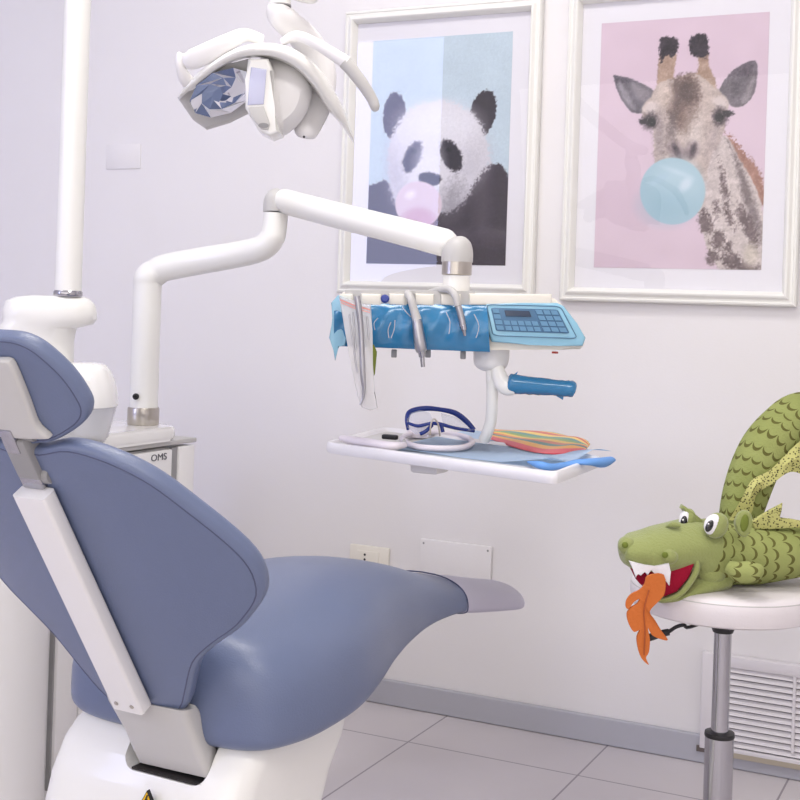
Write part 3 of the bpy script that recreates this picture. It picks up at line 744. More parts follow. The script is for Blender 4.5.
# cuspidor
cc = P(75, 429, 2.62); cc.z = .771
bm = BM(); rr = []
for h, sx_, sy_, ox in ((0, .060, .060, 0), (.012, .068, .066, .0), (.05, .075, .072, .002), (.076, .079, .075, .004), (.0765, .073, .07, .004), (.070, .06, .056, .004)):
    rr.append([cc + RT * (math.cos(a) * sx_ + ox) + FW * math.sin(a) * sy_ + Vector((0, 0, h)) for a in [2 * math.pi * k / 40 for k in range(40)]])
loft(bm, rr); obj('rinse_bowl', bm, 'glass_bowl', unit)
bm = BM(); rr = []
for h, s_, ox in ((.074, .079, .004), (.09, .080, .003), (.125, .076, .000), (.146, .070, -.004), (.158, .062, -.006), (.163, .048, -.008), (.165, .02, -.01)):
    rr.append([cc + RT * (math.copysign(abs(math.cos(a)) ** .75, math.cos(a)) * s_ + ox) + FW * math.copysign(abs(math.sin(a)) ** .75, math.sin(a)) * s_ * .9 + Vector((0, 0, h)) for a in [2 * math.pi * k / 40 for k in range(40)]])
loft(bm, rr); obj('rinse_bowl_cover', bm, 'ceramic', unit)
bm = BM(); add_lathe(bm, cc - RT * .006, [(.06, 0), (.062, .004), (.03, .006)], 36); obj('bowl_foot', bm, 'grey2', unit)
# column that carries the lamp pole
PB = P(68, 294, 2.6)
bm = BM(); rr = []
K0 = [(430, 38, 36, .05), (400, 38, 35, .05), (365, 37, 36, .05), (340, 37, 36, .05), (327, 38, 38, .052), (323, 48, 44, .055), (318, 50, 46, .057), (310, 50, 46, .057), (302, 50, 43, .055), (298, 53, 36, .05), (296, 58, 26, .04)]
for py, cxp, hwp, dep_ in K0:
    c0 = P(cxp, py, 2.62); hw_ = hwp / FPX * 2.62
    rr.append([c0 + Vector((RT.x, RT.y, 0)).normalized() * (math.copysign(abs(math.cos(a)) ** .8, math.cos(a)) * hw_) + FW * math.copysign(abs(math.sin(a)) ** .8, math.sin(a)) * dep_ for a in [2 * math.pi * k / 40 for k in range(40)]])
rr = [rr[0]] + rr
rr[0] = [Vector((p.x, p.y, .765)) for p in rr[0]]
loft(bm, rr); obj('column', bm, 'white', unit)
lamp_pole = thing('lamp_pole', 'tall white pole rising from the dental unit column at the left edge', 'pole', PB)
bm = BM(); add_tube(bm, [PB + Vector((0, 0, .005)), PB + Vector((0, 0, 1.05))], .0268, 32); obj('pole', bm, 'white', lamp_pole)
bm = BM(); add_lathe(bm, PB - Vector((0, 0, .004)), [(.028, 0), (.029, .002), (.029, .008), (.027, .011)], 32); obj('collar', bm, 'chrome', lamp_pole)
LN = P(280, 0, 2.3)
bm = BM(); add_tube(bm, [PB + Vector((0, 0, 1.03)), PB + Vector((.01, 0, 1.05)), P(110, -200, 2.58), P(200, -90, 2.42), P(262, -28, 2.32), P(296, -9, 2.3), P(314, -4, 2.3), P(317, -3.5, 2.3)], [.022, .022, .022, .021, .019, .0165, .014, .005], 20, smooth=6); obj('swing_arm', bm, 'white', lamp_pole)

# ================================================================== OPERATING LAMP
lamp = thing('operating_lamp', 'white dental operating lamp with faceted mirror hanging above the chair', 'lamp', P(270, 90, 2.3))
DL = 2.3
bm = BM(); add_tube(bm, [P(280, -14, DL), P(279.5, 6, DL)], .0205, 28); obj('neck', bm, 'white', lamp)
bm = BM(); add_tube(bm, [P(279.5, 5.2, DL), P(279.5, 6.6, DL)], .0211, 28); obj('neck_seam', bm, 'grey2', lamp)
bm = BM(); add_tube(bm, [P(279.5, 6.5, DL), P(279, 14, DL), P(288, 23, DL + .01), P(302, 36, DL + .03), P(312, 52, DL + .05), P(319, 75, DL + .055), P(316, 100, DL + .05), P(309, 122, DL + .04), P(305, 134, DL + .03), P(304, 138, DL + .03)],
                    [.0205, .0225, (.022, .025), (.02, .026), (.02, .03), (.02, .032), (.02, .031), (.02, .026), (.018, .020), (.008, .01)], 28, smooth=5, up=FW); obj('yoke', bm, 'white2', lamp)
def Pd(x, y, d): return P(x, y, DL + d)
# main shell: wing-shaped hood, thick at the crown
top_e = [(178, 95, -.02), (189, 80, -.04), (205, 66, -.06), (228, 51, -.08), (250, 43, -.09), (275, 42, -.09), (300, 50, -.085), (322, 70, -.06), (338, 95, -.03), (348, 118, .0), (354, 139, .01)]
low_e = [(179, 100, -.02), (194, 87, -.05), (212, 73, -.07), (232, 61, -.09), (252, 56.5, -.10), (275, 58, -.10), (297, 69, -.095), (314, 88, -.07), (328, 109, -.04), (343, 126, -.01), (353, 141, .008)]
te = cat_rom([Vector(p) for p in top_e], 5); le = cat_rom([Vector(p) for p in low_e], 5)
bm = BM(); rr = []
for a, b in zip(te, le):
    A = Pd(*a); B = Pd(*b); A2 = Pd(a.x, a.y + 3, a.z + .10); B2 = Pd(b.x, b.y + 3, b.z + .10)
    rr.append([A, (A + B) / 2 + UP * .003 - FW * .004, B, B2, (A2 + B2) / 2, A2])
loft(bm, rr); obj('hood', bm, 'white', lamp, sub=1)
# left reflector panel (frame + faceted mirror)
bm = BM()
lp = [(177, 97, 0), (196, 82, -.005), (225, 64, -.01), (250, 58, -.015), (250, 110, .0), (228, 121, .0), (205, 128, 0.0), (192, 119, 0)]
add_prism(bm, [Pd(p[0], p[1], (p[1] - 93) * .00135) for p in lp], FW * .03, .004); obj('reflector_frame', bm, 'grey', lamp)
def facet(bm, cx, cy, rx, ry, rot, dd, ny, nx, mi=0):
    """oval dish of flat facets"""
    c = Pd(cx, cy, dd); ca, sa = math.cos(rot), math.sin(rot); u = RT * ca + UP * sa; v = -RT * sa + UP * ca; k = DL / FPX
    rings = []
    for i in range(ny + 1):
        f = i / ny; n_ = nx
        rings.append([bm.verts.new(c + u * rx * k * f * math.cos(2 * math.pi * j / n_ + i * .314) + v * ry * k * f * math.sin(2 * math.pi * j / n_ + i * .314) + FW * (.010 * (1 - f * f) + .0010 * random.uniform(-1, 1) * (i < ny))) for j in range(n_)] if i else [bm.verts.new(c + FW * .010)])
    for v_ in {q_ for rg in rings for q_ in rg}: v_.co += FW * (-(v_.co - c).dot(UP) * .75)
    for i in range(ny):
        for j in range(nx):
            if i == 0: bm.faces.new((rings[0][0], rings[1][j], rings[1][(j + 1) % nx]))
            else:
                bm.faces.new((rings[i][j], rings[i + 1][j], rings[i + 1][(j + 1) % nx])); bm.faces.new((rings[i][j], rings[i + 1][(j + 1) % nx], rings[i][(j + 1) % nx]))
bm = BM(); facet(bm, 222, 93, 35, 19, math.radians(22), -.018, 3, 10); obj('mirror', bm, 'mirror', lamp, smooth=False)
# right reflector body
bm = BM(); rr = []
for s_, dd in ((.2, -.055), (.6, -.05), (.9, -.03), (1.0, .0), (1.0, .05), (.9, .08), (.5, .1)):
    rr.append([P(281 + (px - 281) * s_, 96 + (py - 96) * s_, DL + dd) for px, py in [(q.x, q.y) for q in cat_rom([Vector((x, y, 0)) for x, y in ((258, 60), (285, 58), (303, 70), (312, 90), (307, 112), (295, 128), (280, 137), (262, 132), (254, 100))], 5, True)]])
loft(bm, rr); obj('lamp_body', bm, 'white2', lamp)
bm = BM(); c0 = Pd(288, 100, -.048); add_lathe(bm, c0, [(.019, -.01), (.017, .002), (.012, .0), (.002, -.002)], 30, -FW + RT * .4); obj('lamp_dish', bm, 'white2', lamp)
# central housing and diffuser
bm = BM(); cp = [(248, 58), (268, 58), (273, 70), (271, 105), (280, 132), (270, 136), (258, 130), (245, 108), (245, 80)]
add_prism(bm, [Pd(x, y, -.085) for x, y in cp], FW * .08, .006, seg=3); obj('centre_housing', bm, 'white', lamp)
bm = BM(); add_prism(bm, [Pd(x, y, -.0885) for x, y in ((251, 67), (266.5, 69), (265, 87), (263.5, 104), (247.5, 105), (249, 85))], FW * .01, .002); obj('diffuser', bm, 'lamp_glass', lamp)
bm = BM(); add_prism(bm, [Pd(x, y, -.0885) for x, y in ((248, 107), (263.5, 106), (270, 124), (268, 130), (261, 129), (250, 116))], FW * .01, .002); obj('sensor_window', bm, 'grey', lamp)
bm = BM(); add_tube(bm, [Pd(263.5, 125.5, -.0905), Pd(263.5, 125.5, -.088)], [(.0045, .009), (.0045, .009)], 20, up=UP); obj('emblem', bm, 'grey2', lamp)
# handles
bm = BM()
add_tube(bm, [Pd(262, 40, -.03), Pd(245, 35, -.05), Pd(228, 42, -.06), Pd(205, 54, -.06), Pd(190, 60, -.055), Pd(182, 58, -.05)], [(.010, .006), (.012, .006), (.015, .008), (.018, .009), (.017, .009), (.008, .006)], 20, smooth=5, up=UP)
add_tube(bm, [Pd(181, 53, -.05), Pd(180, 56, -.05), Pd(180, 66, -.05), Pd(185, 78, -.04), Pd(191, 86, -.02)], [(.004, .005), (.007, .008), (.008, .009), (.012, .01), (.012, .01)], 18, smooth=5, up=RT)
obj('handle', bm, 'white2', lamp)
bm = BM(); add_tube(bm, [Pd(283, 42, -.05), Pd(292, 37, -.06), Pd(302, 37, -.07), Pd(320, 46, -.08), Pd(336, 56, -.085), Pd(347, 63, -.085)], [.007, .009, .0095, .010, .011, .0125], 20, smooth=5)
add_tube(bm, [Pd(345, 62, -.085), Pd(352, 70, -.085), Pd(364, 86, -.083), Pd(372, 99, -.08), Pd(375, 107, -.08), Pd(376.5, 111, -.08)], [.0125, .0118, .0105, .0095, .0085, .004], 20, smooth=5, mi=1)
obj('handle', bm, ['white2', 'grey'], lamp)
bm = BM(); add_lathe(bm, Pd(347, 57.5, -.085), [(.0026, 0), (.0026, .004), (.001, .005)], 12); obj('handle_stud', bm, 'dark', lamp)
bm = BM(); add_lathe(bm, Pd(304, 137, -.005), [(.0022, 0), (.0022, .002)], 12, -FW); obj('pivot_screw', bm, 'dark', lamp)

# ================================================================== DELIVERY ARM
arm = thing('delivery_arm', 'white tubular jointed arm reaching from the unit to the instrument console', 'arm', P(143, 425, 3.05))
ab = P(143, 425, 3.05); ab.z = .771
def dq(x, y, d): return P(x, y, d)
bm = BM(); hh = P(143, 407, 3.05).z - ab.z
add_lathe(bm, ab, [(.036, 0), (.0375, .002), (.0375, hh - .003), (.036, hh)], 36); obj('collar', bm, 'steel', arm)
bm = BM(); lowz = ab.z + hh
V0 = Vector((ab.x, ab.y, lowz)); c1 = dq(148, 290, 3.05); c1 = Vector((ab.x, ab.y, c1.z))
j1 = dq(274, 238, 2.93)
add_tube(bm, [V0, V0.lerp(c1, .5), c1, c1 + Vector((.003, -.001, .03)), dq(156, 272.5, 3.05), dq(166, 267.5, 3.045), dq(200, 261, 3.02), dq(240, 254, 2.975), dq(262, 248, 2.94), dq(272, 238, 2.93), j1 + Vector((0, 0, .02)), dq(276, 213, 2.93)],
         [.0335, .0335, .0335, .0335, .033, .0325, .032, .0305, .0295, .029, .0285, .028], 32, smooth=5); obj('lower_arm', bm, 'white', arm)
bm = BM(); add_lathe(bm, dq(136, 396.5, 3.015), [(.0075, 0), (.0075, .004), (.005, .005), (.004, .002)], 20, -FW); obj('socket_port', bm, 'dark', arm)
bm = BM(); ja = dq(276, 210, 2.93)
add_tube(bm, [ja - Vector((0, 0, .004)), ja + Vector((0, 0, .018)), ja + Vector((.004, 0, .034)), ja + Vector((.01, 0, .045))], [.0295, .029, .024, .010], 28, smooth=3); obj('elbow_cap', bm, 'grey', arm)
je = dq(462, 247, 2.55)
bm = BM(); add_round_tube(bm, [dq(285, 201.5, 2.92), dq(340, 216, 2.79), dq(400, 231, 2.67), dq(444, 242.5, 2.585)], .0285, 32, 3); obj('upper_arm', bm, 'white', arm)
jd = dq(457, 262, 2.56)
bm = BM(); rr = []
add_tube(bm, [jd, jd + Vector((0, 0, .018)), jd + Vector((0, 0, .030)), jd + Vector((-.002, 0, .040)), jd + Vector((-.004, 0, .047)), jd + Vector((-.005, 0, .050))], [.0315, .0315, .029, .0235, .015, .004], 32, smooth=4); obj('knuckle', bm, 'grey', arm)
bm = BM(); add_lathe(bm, Vector((jd.x, jd.y, P(457, 275, 2.56).z)), [(.029, 0), (.030, .001), (.030, jd.z - P(457, 275, 2.56).z)], 32); obj('knuckle_ring', bm, 'steel', arm)
kz = P(457, 292, 2.56).z
bm = BM(); add_lathe(bm, (jd.x, jd.y, kz), [(.027, 0), (.027, P(457, 276, 2.56).z - kz)], 32); obj('spigot', bm, 'white', arm)

# ================================================================== INSTRUMENT CONSOLE
DC = 2.5
console = thing('instrument_console', 'white instrument console wrapped in blue film with keypad above the tray', 'console', P(460, 350, DC + .06))
EX = Vector((RT.x, RT.y, 0)).normalized()      # along the console
EZ = Vector((0, 0, 1))
def cp_(x, y, d=0): return P(x, y, DC + d)
bm = BM()
body = [(337, 299), (343, 292), (352, 290), (450, 292), (545, 296), (555, 298.5), (563, 305), (577, 322), (585, 337), (585, 344), (581, 349), (560, 350), (480, 350), (400, 348), (345, 345), (337, 339)]
add_prism(bm, [cp_(*p) for p in body], FW * .13, .008, seg=3); obj('housing', bm, 'cream', console)
# cream hose rests on the top front edge
for x0, x1 in ((339, 353), (361, 381), (389, 407), (415, 434), (441, 461), (469, 552)):
    bm = BM(); add_prism(bm, [cp_(x, y, -.012) for x, y in ((x0, 293.5), (x1, 294), (x1, 306), (x0, 305))], FW * .06, .004, seg=3); obj('hose_rest', bm, 'cream', console)
bm = BM(); add_prism(bm, [cp_(x, y, -.004) for x, y in ((345, 290), (475, 291), (475, 306), (345, 305))], FW * .03); obj('rest_channel', bm, 'grey', console)
# blue film sleeve over the left two thirds, with wrinkles
bm = BM(); nx, nz = 44, 14; g = []
for j in range(nz + 1):
    row = []
    for i in range(nx + 1):
        fx = i / nx; fz = j / nz
        x = 334 + fx * (487 - 334) + (3.0 * fz if i > nx - 3 else 0); y = 303 + fx * 2 + fz * (43 + 4 * fx)
        bulg = .010 * math.sin(math.pi * fz) + .0035 * math.sin(fx * 37 + fz * 5) * math.sin(math.pi * fz) + random.uniform(-.0006, .0006)
        if j in (0, nz): bulg = -.004
        row.append(bm.verts.new(cp_(x, y, -.013 - bulg)))
    g.append(row)
back = [bm.verts.new(v.co + FW * .02) for v in g[0]], [bm.verts.new(v.co + FW * .05) for v in g[-1]]
rows = [back[0]] + g + [back[1]]
for A, B in zip(rows, rows[1:]):
    for i in range(nx): bm.faces.new((A[i], A[i + 1], B[i + 1], B[i]))
obj('film_sleeve', bm, 'blue', console)
# loose film tail at the left end
bm = BM(); tl = [(338, 295), (331, 303), (333, 318), (329, 338), (333, 346), (335, 361), (338, 346), (345, 346), (350, 320), (350, 300)]
add_prism(bm, [cp_(x, y, -.02 + .004 * ((i % 3) - 1)) for i, (x, y) in enumerate(tl)], FW * .018, .002); obj('film_tail', bm, 'blue_pale', console)
# pale film over the control panel
bm = BM(); pl = [(486, 304), (520, 303), (558, 303), (564, 306), (577, 323), (586, 338), (583, 346), (560, 346), (530, 345), (492, 342), (487, 330)]
add_prism(bm, [cp_(x, y, -.014) for x, y in pl], FW * .03, .005, seg=3); obj('panel_film', bm, 'blue_pale', console)
def kp(u, v, d=-.0175): # keypad coordinates 0..1
    x = 486.5 + u * (560.5 - 486.5) + v * 6.5 + u * v * 10.5; y = 304.5 + v * 31 + u * (2 + v * 1.0)
    return cp_(x, y, d)
bm = BM(); add_prism(bm, [kp(x, y, -.0155) for x, y in rounded(.0, .0, 1, 1, .08, 4)], FW * .01, .001); kpo = obj('keypad', bm, 'blue_pale', console)
bm = BM(); rim = [kp(x, y, -.0158) for x, y in rounded(.0, .0, 1, 1, .08, 4)]; rim.append(rim[0]); add_tube(bm, rim, .0009, 6, caps=False); obj('keypad_rim', bm, 'key_panel', kpo)
bm = BM(); add_prism(bm, [kp(x, y, -.0172) for x, y in rounded(.05, .10, .94, .85, .04, 4)], FW * .006, .0006); obj('keypad_plate', bm, 'key_panel', kpo)
def keyq(bm, u0, v0, u1, v1, d=-.0185, e=.0022): add_prism(bm, [kp(u, v, d) for u, v in ((u0, v0), (u1, v0), (u1, v1), (u0, v1))], FW * e, .0003, seg=1)
bm = BM()
for r_ in range(4): keyq(bm, .065, .13 + r_ * .18, .15, .27 + r_ * .18)
for r_ in range(2):
    for c_ in range(5): keyq(bm, .175 + c_ * .088, .50 + r_ * .175, .248 + c_ * .088, .64 + r_ * .175)
for r_ in range(4):
    for c_ in range(3): keyq(bm, .635 + c_ * .1, .13 + r_ * .18, .72 + c_ * .1, .27 + r_ * .18)
obj('keys', bm, 'key', kpo)
bm = BM(); keyq(bm, .22, .17, .55, .36); obj('display', bm, 'lcd', kpo)
# underside bits
for x, y in ((394, 353.5), (428, 353.5), (463, 355)):
    bm = BM(); add_box(bm, cp_(x, y, .02), (.011, .012, .016), Matrix((EX, FW, EZ)).transposed(), .002); obj('connector', bm, 'grey2', console)
bm = BM(); add_box(bm, cp_(555, 352.5, .03), (.010, .01, .004)); obj('indicator', bm, mat('indicator_red', (196, 70, 60), .4), console)
bm = BM(); hb = cp_(491, 362, .06); add_tube(bm, [hb + Vector((0, 0, .026)), hb, hb - Vector((0, 0, .012)), hb - Vector((0, 0, .018))], [(.036, .036), (.035, .035), (.028, .028), (.016, .016)], 36, smooth=3); obj('swivel_hub', bm, 'white2', console)
bm = BM(); add_tube(bm, [cp_(493, 360, .05), cp_(492.5, 385, .05), cp_(492, 405, .05), cp_(491, 420, .055), cp_(488, 431, .06), cp_(484, 440, .07)], [.0145, .0125, .0115, .0115, .0115, .0115], 24, smooth=5); obj('tray_post', bm, 'white', console)
bm = BM(); add_tube(bm, [cp_(497, 366, .04), cp_(500, 378, .035), cp_(506, 386, .03), cp_(514, 387, .03)], [(.012, .010), (.016, .012), (.018, .014), (.016, .012)], 24, smooth=5, up=EX); hj = obj('handle_joint', bm, 'white', console)
bm = BM(); hp = [cp_(507, 382.5, .03), cp_(509, 383, .03), cp_(514, 384, .03), cp_(530, 385.5, .03), cp_(548, 387, .03), cp_(565, 388.5, .03), cp_(573, 389, .03), cp_(575.5, 389.5, .03)]
add_tube(bm, hp, [.012, .0185, .019, .018, .0165, .0160, .0155, .009], 24, smooth=4)
for v in bm.verts: v.co += UP * random.uniform(-.0009, .0009)
add_prism(bm, [cp_(508, 378, .03), cp_(518, 371.5, .03), cp_(515, 379, .028)], FW * .002)
add_prism(bm, [cp_(556, 396, .03), cp_(563, 400, .03), cp_(564, 395, .028)], FW * .002)
obj('handle', bm, 'blue', console)
# glare on the film sleeve, modelled as thin pale strokes
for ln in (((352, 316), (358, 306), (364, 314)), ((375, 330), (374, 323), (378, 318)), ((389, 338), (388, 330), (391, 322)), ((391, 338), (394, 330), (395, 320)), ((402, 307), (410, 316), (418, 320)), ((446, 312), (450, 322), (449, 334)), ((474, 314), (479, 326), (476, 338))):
    bm = BM(); add_tube(bm, [cp_(x, y, -.026) for x, y in ln], .0010, 6, smooth=3); obj('film_glare', bm, 'clear', console)

# handpieces hung on the console front
def handpiece(label, pts, rads, mats_, tip, group='dental handpieces hung on the console front', name='dental_handpiece', cat='handpiece'):
    t = thing(name, label, cat, cp_(*pts[-1]), group)
    bm = BM(); add_tube(bm, [cp_(*p) for p in pts[:mats_]], rads[:mats_], 16, smooth=5); obj('hose', bm, 'grey', t)
    bm = BM(); add_tube(bm, [cp_(*p) for p in pts[mats_ - 1:]], rads[mats_ - 1:], 20, smooth=2); obj('grip', bm, 'silver', t)
    bm = BM(); add_tube(bm, [cp_(*p) for p in tip[0]], tip[1], 16); obj('tip', bm, 'chrome', t)
    return t
handpiece('thick silver handpiece motor hanging on the console below its grey hose, pointing down', [(408, 297, .01), (408, 294, -.02), (411, 300, -.034), (414, 310, -.036), (417, 320, -.036), (419, 336, -.036), (421, 349, -.036), (421.5, 352, -.036)],
          [.006, .0075, .0078, .0078, .0095, .0115, .0115, .009], 5, ([(421.3, 351, -.036), (422, 357, -.036), (422.2, 357.2, -.036), (423, 367, -.036)], [.007, .006, .0046, .0042]))
handpiece('slim silver handpiece on the console with its hose arching over the top edge', [(430, 292, .03), (440, 290, .0), (449, 289.5, -.02), (455, 295, -.034), (458, 306, -.038), (461, 316, -.038), (463, 326, -.038)],
          [.0055, .0065, .007, .0075, .0068, .0068, .0066], 5, ([(463, 325, -.038), (464, 330, -.038), (464, 330.3, -.038), (465, 336, -.038)], [.0066, .0062, .0045, .0025]))
# paper pouch with an instrument
t = thing('sterile_pouch', 'clear and white sterile pouch with instruments hanging off the console left end', 'pouch', cp_(365, 405, -.04))
pp = [(339, 296), (355, 301), (371, 305), (372.5, 330), (373, 365), (374, 392), (378, 408), (370, 410), (362, 407), (357.5, 396), (351, 364), (345, 330)]
bm = BM(); add_prism(bm, [cp_(x, y, -.040 + .003 * math.sin(i * 2.1)) for i, (x, y) in enumerate(pp)], -FW * .010, .003); obj('film_bag', bm, 'paper', t)
bm = BM(); add_prism(bm, [cp_(x, y, -.0515) for x, y in ((340, 299), (355, 305), (370, 309), (370, 310.5), (355, 306.5), (340, 300.5))], -FW * .001); add_prism(bm, [cp_(x, y, -.0515) for x, y in ((341, 302), (355, 308), (370, 312), (370, 313), (355, 309), (341, 303))], -FW * .001); obj('printed_lines', bm, 'pink_print', t)
bm = BM(); add_tube(bm, [cp_(x, y, -.054) for x, y in ((357, 296), (359, 310), (361, 330), (362, 352), (363, 376), (364, 388), (363, 398), (360, 405))], [.006, .006, .005, .005, .0052, .0038, .0026, .002], 14, smooth=4); obj('suction_instrument', bm, 'silver', t)
for a, b in (((349, 314), (357, 372)), ((353, 312), (356, 350)), ((367, 316), (369, 340))):
    bm = BM(); add_tube(bm, [cp_(*a, -.0525), cp_(*b, -.0525)], .0016, 8); obj('slim_instrument', bm, 'silver', t)
bm = BM(); add_lathe(bm, cp_(385, 299.5, -.03), [(.0075, 0), (.0085, .003), (.0085, .006), (.006, .009)], 18, -FW + UP * .3); 
o = obj('hose_socket', bm, 'navy', console)
bm = BM(); add_prism(bm, [cp_(x, y, -.034) for x, y in ((366, 340), (374, 345), (377, 352), (375, 374), (373, 378), (371, 360))], FW * .004, .001)
tag(obj('film_strip', bm, 'green_d'), 'narrow olive green strip hanging behind the sterile pouch', 'strip')

# ================================================================== TRAY AND WHAT LIES ON IT
TZ = .785
TFL, TFR, TRR, TRL = G(323, 445.5, TZ), G(556, 477, TZ), G(602, 459.5, TZ), G(385, 429.5, TZ)
tray = thing('instrument_tray', 'white rectangular instrument tray carried under the console', 'tray', ((TFL + TRR) / 2))
def tq(u, v, z=0): return TFL.lerp(TFR, u).lerp(TRL.lerp(TRR, u), v) + Vector((0, 0, z))
def tring(i, z, r=.05): return [tq(u, v, z) for u, v in rounded(i, i * 1.8, 1 - i, 1 - i * 1.8, r, 5)]
bm = BM(); loft(bm, [tring(.02, -.016, .05), tring(.004, -.014, .055), tring(0, -.008, .06), tring(.0, .002, .06), tring(.004, .007, .06), tring(.012, .008, .055), tring(.022, .006, .05), tring(.03, -.001, .045)]); obj('tray_rim', bm, 'tray', tray)
bm = BM(); add_prism(bm, tring(.028, -.002, .045), Vector((0, 0, .0015))); obj('tray_surface', bm, 'traytop', tray)
bm = BM(); add_box(bm, tq(.42, .3, -.028), (.06, .06, .024), bev=.006); obj('tray_bracket', bm, 'white2', tray)
# napkin
def cloth(name, pts, m, label, cat, th=.0014, wav=0):
    bm = BM(); add_prism(bm, pts, (0, 0, th)); return tag(obj(name, bm, m), label, cat)
nap = thing('blue_napkin', 'light blue paper napkin lining the tray, its far edge curling over the right end', 'napkin', tq(.5, .4))
def nq(x, y, z): return G(x, y, TZ + z)
bm = BM()
nu, nv = 40, 16; g = []
cornA, cornB, cornC, cornD = (388, 449), (542, 468.5), (612, 455), (470, 430)
for j in range(nv + 1):
    row = []
    for i in range(nu + 1):
        u = i / nu; v = j / nv
        a = Vector(cornA).lerp(Vector(cornB), u); b = Vector(cornD).lerp(Vector(cornC), u); p = a.lerp(b, v)
        z = .0022 + .0008 * math.sin(u * 9 + v * 4)
        z += .016 * max(0, (u - .72) / .28) ** 1.2 * (.55 + .45 * math.sin(v * 9 + 1))
        row.append(bm.verts.new(nq(p.x, p.y, 0) + Vector((0, 0, z))))
    g.append(row)
for A, B in zip(g, g[1:]):
    for i in range(nu): bm.faces.new((A[i], A[i + 1], B[i + 1], B[i]))
bmesh.ops.solidify(bm, geom=list(bm.faces), thickness=.0012)
obj('sheet', bm, 'napkin', nap)
bm = BM(); cr = [(529, 462), (540, 465), (552, 467), (565, 464.5), (577, 462), (590, 462), (602, 462.5), (612, 459)]
add_tube(bm, [G(x, y, TZ + .008 + .003 * math.sin(i * 1.7)) for i, (x, y) in enumerate(cr)], [(.002, .004), (.007, .009), (.006, .009), (.003, .009), (.004, .008), (.006, .010), (.009, .012), (.004, .008)], 16, smooth=5, up=(0, 0, 1)); tag(obj('rolled_edge', bm, 'napkin_b', nap), 'deeper blue curled edge')
# striped packet
bm = BM(); uvl = bm.loops.layers.uv.new('UVMap')
tA, tB, tC, tD = Vector((474, 431.5)), Vector((538, 455)), Vector((590, 444)), Vector((545, 430)); nu, nv = 28, 16; g = []
def bez(a, c, b, t): return a.lerp(c, t).lerp(c.lerp(b, t), t)
for j in range(nv + 1):
    row = []
    for i in range(nu + 1):
        u = .06 + .94 * i / nu; v = j / nv; p = bez(tA, tD + Vector((20, -2)), tC, u).lerp(bez(tA, tB + Vector((8, 9)), tC + Vector((-4, 5)), u), v)
        e = min(u, 1 - u, v, 1 - v) * 5; z = .006 + .010 * min(1, max(e, 0)) ** .6 + .0015 * math.sin(u * 14 + v * 11)
        row.append(bm.verts.new(G(p.x, p.y + 3, TZ) + Vector((0, 0, z))))
    g.append(row)
for j in range(nv):
    for i in range(nu):
        f = bm.faces.new((g[j][i], g[j][i + 1], g[j + 1][i + 1], g[j + 1][i]))
        for lp, (a, b) in zip(f.loops, ((i, j), (i + 1, j), (i + 1, j + 1), (i, j + 1))): lp[uvl].uv = (a / nu, min(.999, b / nv))
ext = bmesh.ops.extrude_face_region(bm, geom=list(bm.faces))
for v in [e for e in ext['geom'] if isinstance(e, bmesh.types.BMVert)]: v.co.z = TZ + .0045
tag(obj('striped_packet', bm, 'stripes'), 'shiny rainbow-striped packet lying on the blue napkin', 'packet')
# safety glasses
gl = thing('safety_glasses', 'blue-rimmed clear safety glasses lying on the tray', 'glasses', G(440, 438, TZ))
GD = 2.66
def gp(x, y, d=0): return P(x, y, GD + d)
bm = BM(); add_tube(bm, [gp(408, 430, -.02), gp(407, 420, -.02), gp(410, 412, -.01), gp(424, 408.5, .0), gp(440, 409.5, .01), gp(455, 413, .02), gp(466, 421, .03), gp(474, 430, .03)], [(.003, .003), (.0045, .005), (.005, .006), (.004, .006), (.0035, .005), (.0045, .006), (.005, .006), (.0045, .005)], 12, smooth=5)
add_tube(bm, [gp(408, 423, -.03), gp(418, 426, -.04), gp(430, 423.5, -.04), gp(440, 424, -.03), gp(455, 428, -.01), gp(474, 431, .02)], [.003, .0035, .0035, .004, .0035, .0035], 10, smooth=4)
add_tube(bm, [gp(432, 425, -.04), gp(426, 431, -.05), gp(420, 434, -.05)], .004, 10, smooth=4); add_tube(bm, [gp(441, 424, -.03), gp(443, 432, -.03)], .004, 10)
obj('frame', bm, 'navy', gl)
for k_, pts_ in enumerate((((408, 428, -.03), (407, 420, -.03), (411, 413, -.02), (420, 410, -.02), (430, 413, -.03), (434, 422, -.04), (427, 432, -.05), (415, 434, -.045)), ((441, 413, 0), (456, 417, .0), (467, 425, .01), (472, 431, .01), (455, 430, -.01), (443, 426, -.02)))):
    bm = BM(); add_prism(bm, [gp(*p) for p in pts_], FW * .0022, .0006, seg=1); obj('lens', bm, 'clearblue', gl)
bm = BM(); add_tube(bm, [gp(430, 435, -.06), gp(431, 424, -.06), gp(434, 419, -.06), gp(438, 424, -.06), gp(440, 436, -.06)], .0018, 8, smooth=5); obj('nose_clip', bm, 'steel', gl)
# white looped headband
hb_ = thing('white_plastic_loop', 'white plastic loop with a hinged arm lying in front of the glasses', 'loop', G(410, 444, TZ))
bm = BM(); lp_ = [(405, 441), (402, 437), (412, 433), (430, 431.5), (452, 433), (468, 437), (472, 442), (462, 446.5), (440, 447.5), (420, 446), (410, 443.5), (405, 441)]
add_tube(bm, [G(x, y + 1, TZ + .010) for x, y in lp_], [(.006, .006)] * len(lp_), 14, smooth=4, caps=True); obj('ring', bm, 'headband', hb_)
bm = BM(); add_tube(bm, [G(x, y + 2, TZ + .012) for x, y in ((342, 436), (352, 438.5), (372, 441.5), (392, 444), (404, 443))], [(.006, .008), (.009, .012), (.009, .012), (.008, .010), (.006, .008)], 16, smooth=5, up=(0, 0, 1)); obj('arm', bm, 'headband', hb_)
bm = BM(); add_box(bm, G(390, 437, TZ + .014), (.034, .014, .01), bev=.003); obj('hinge_clip', bm, 'dark', hb_)
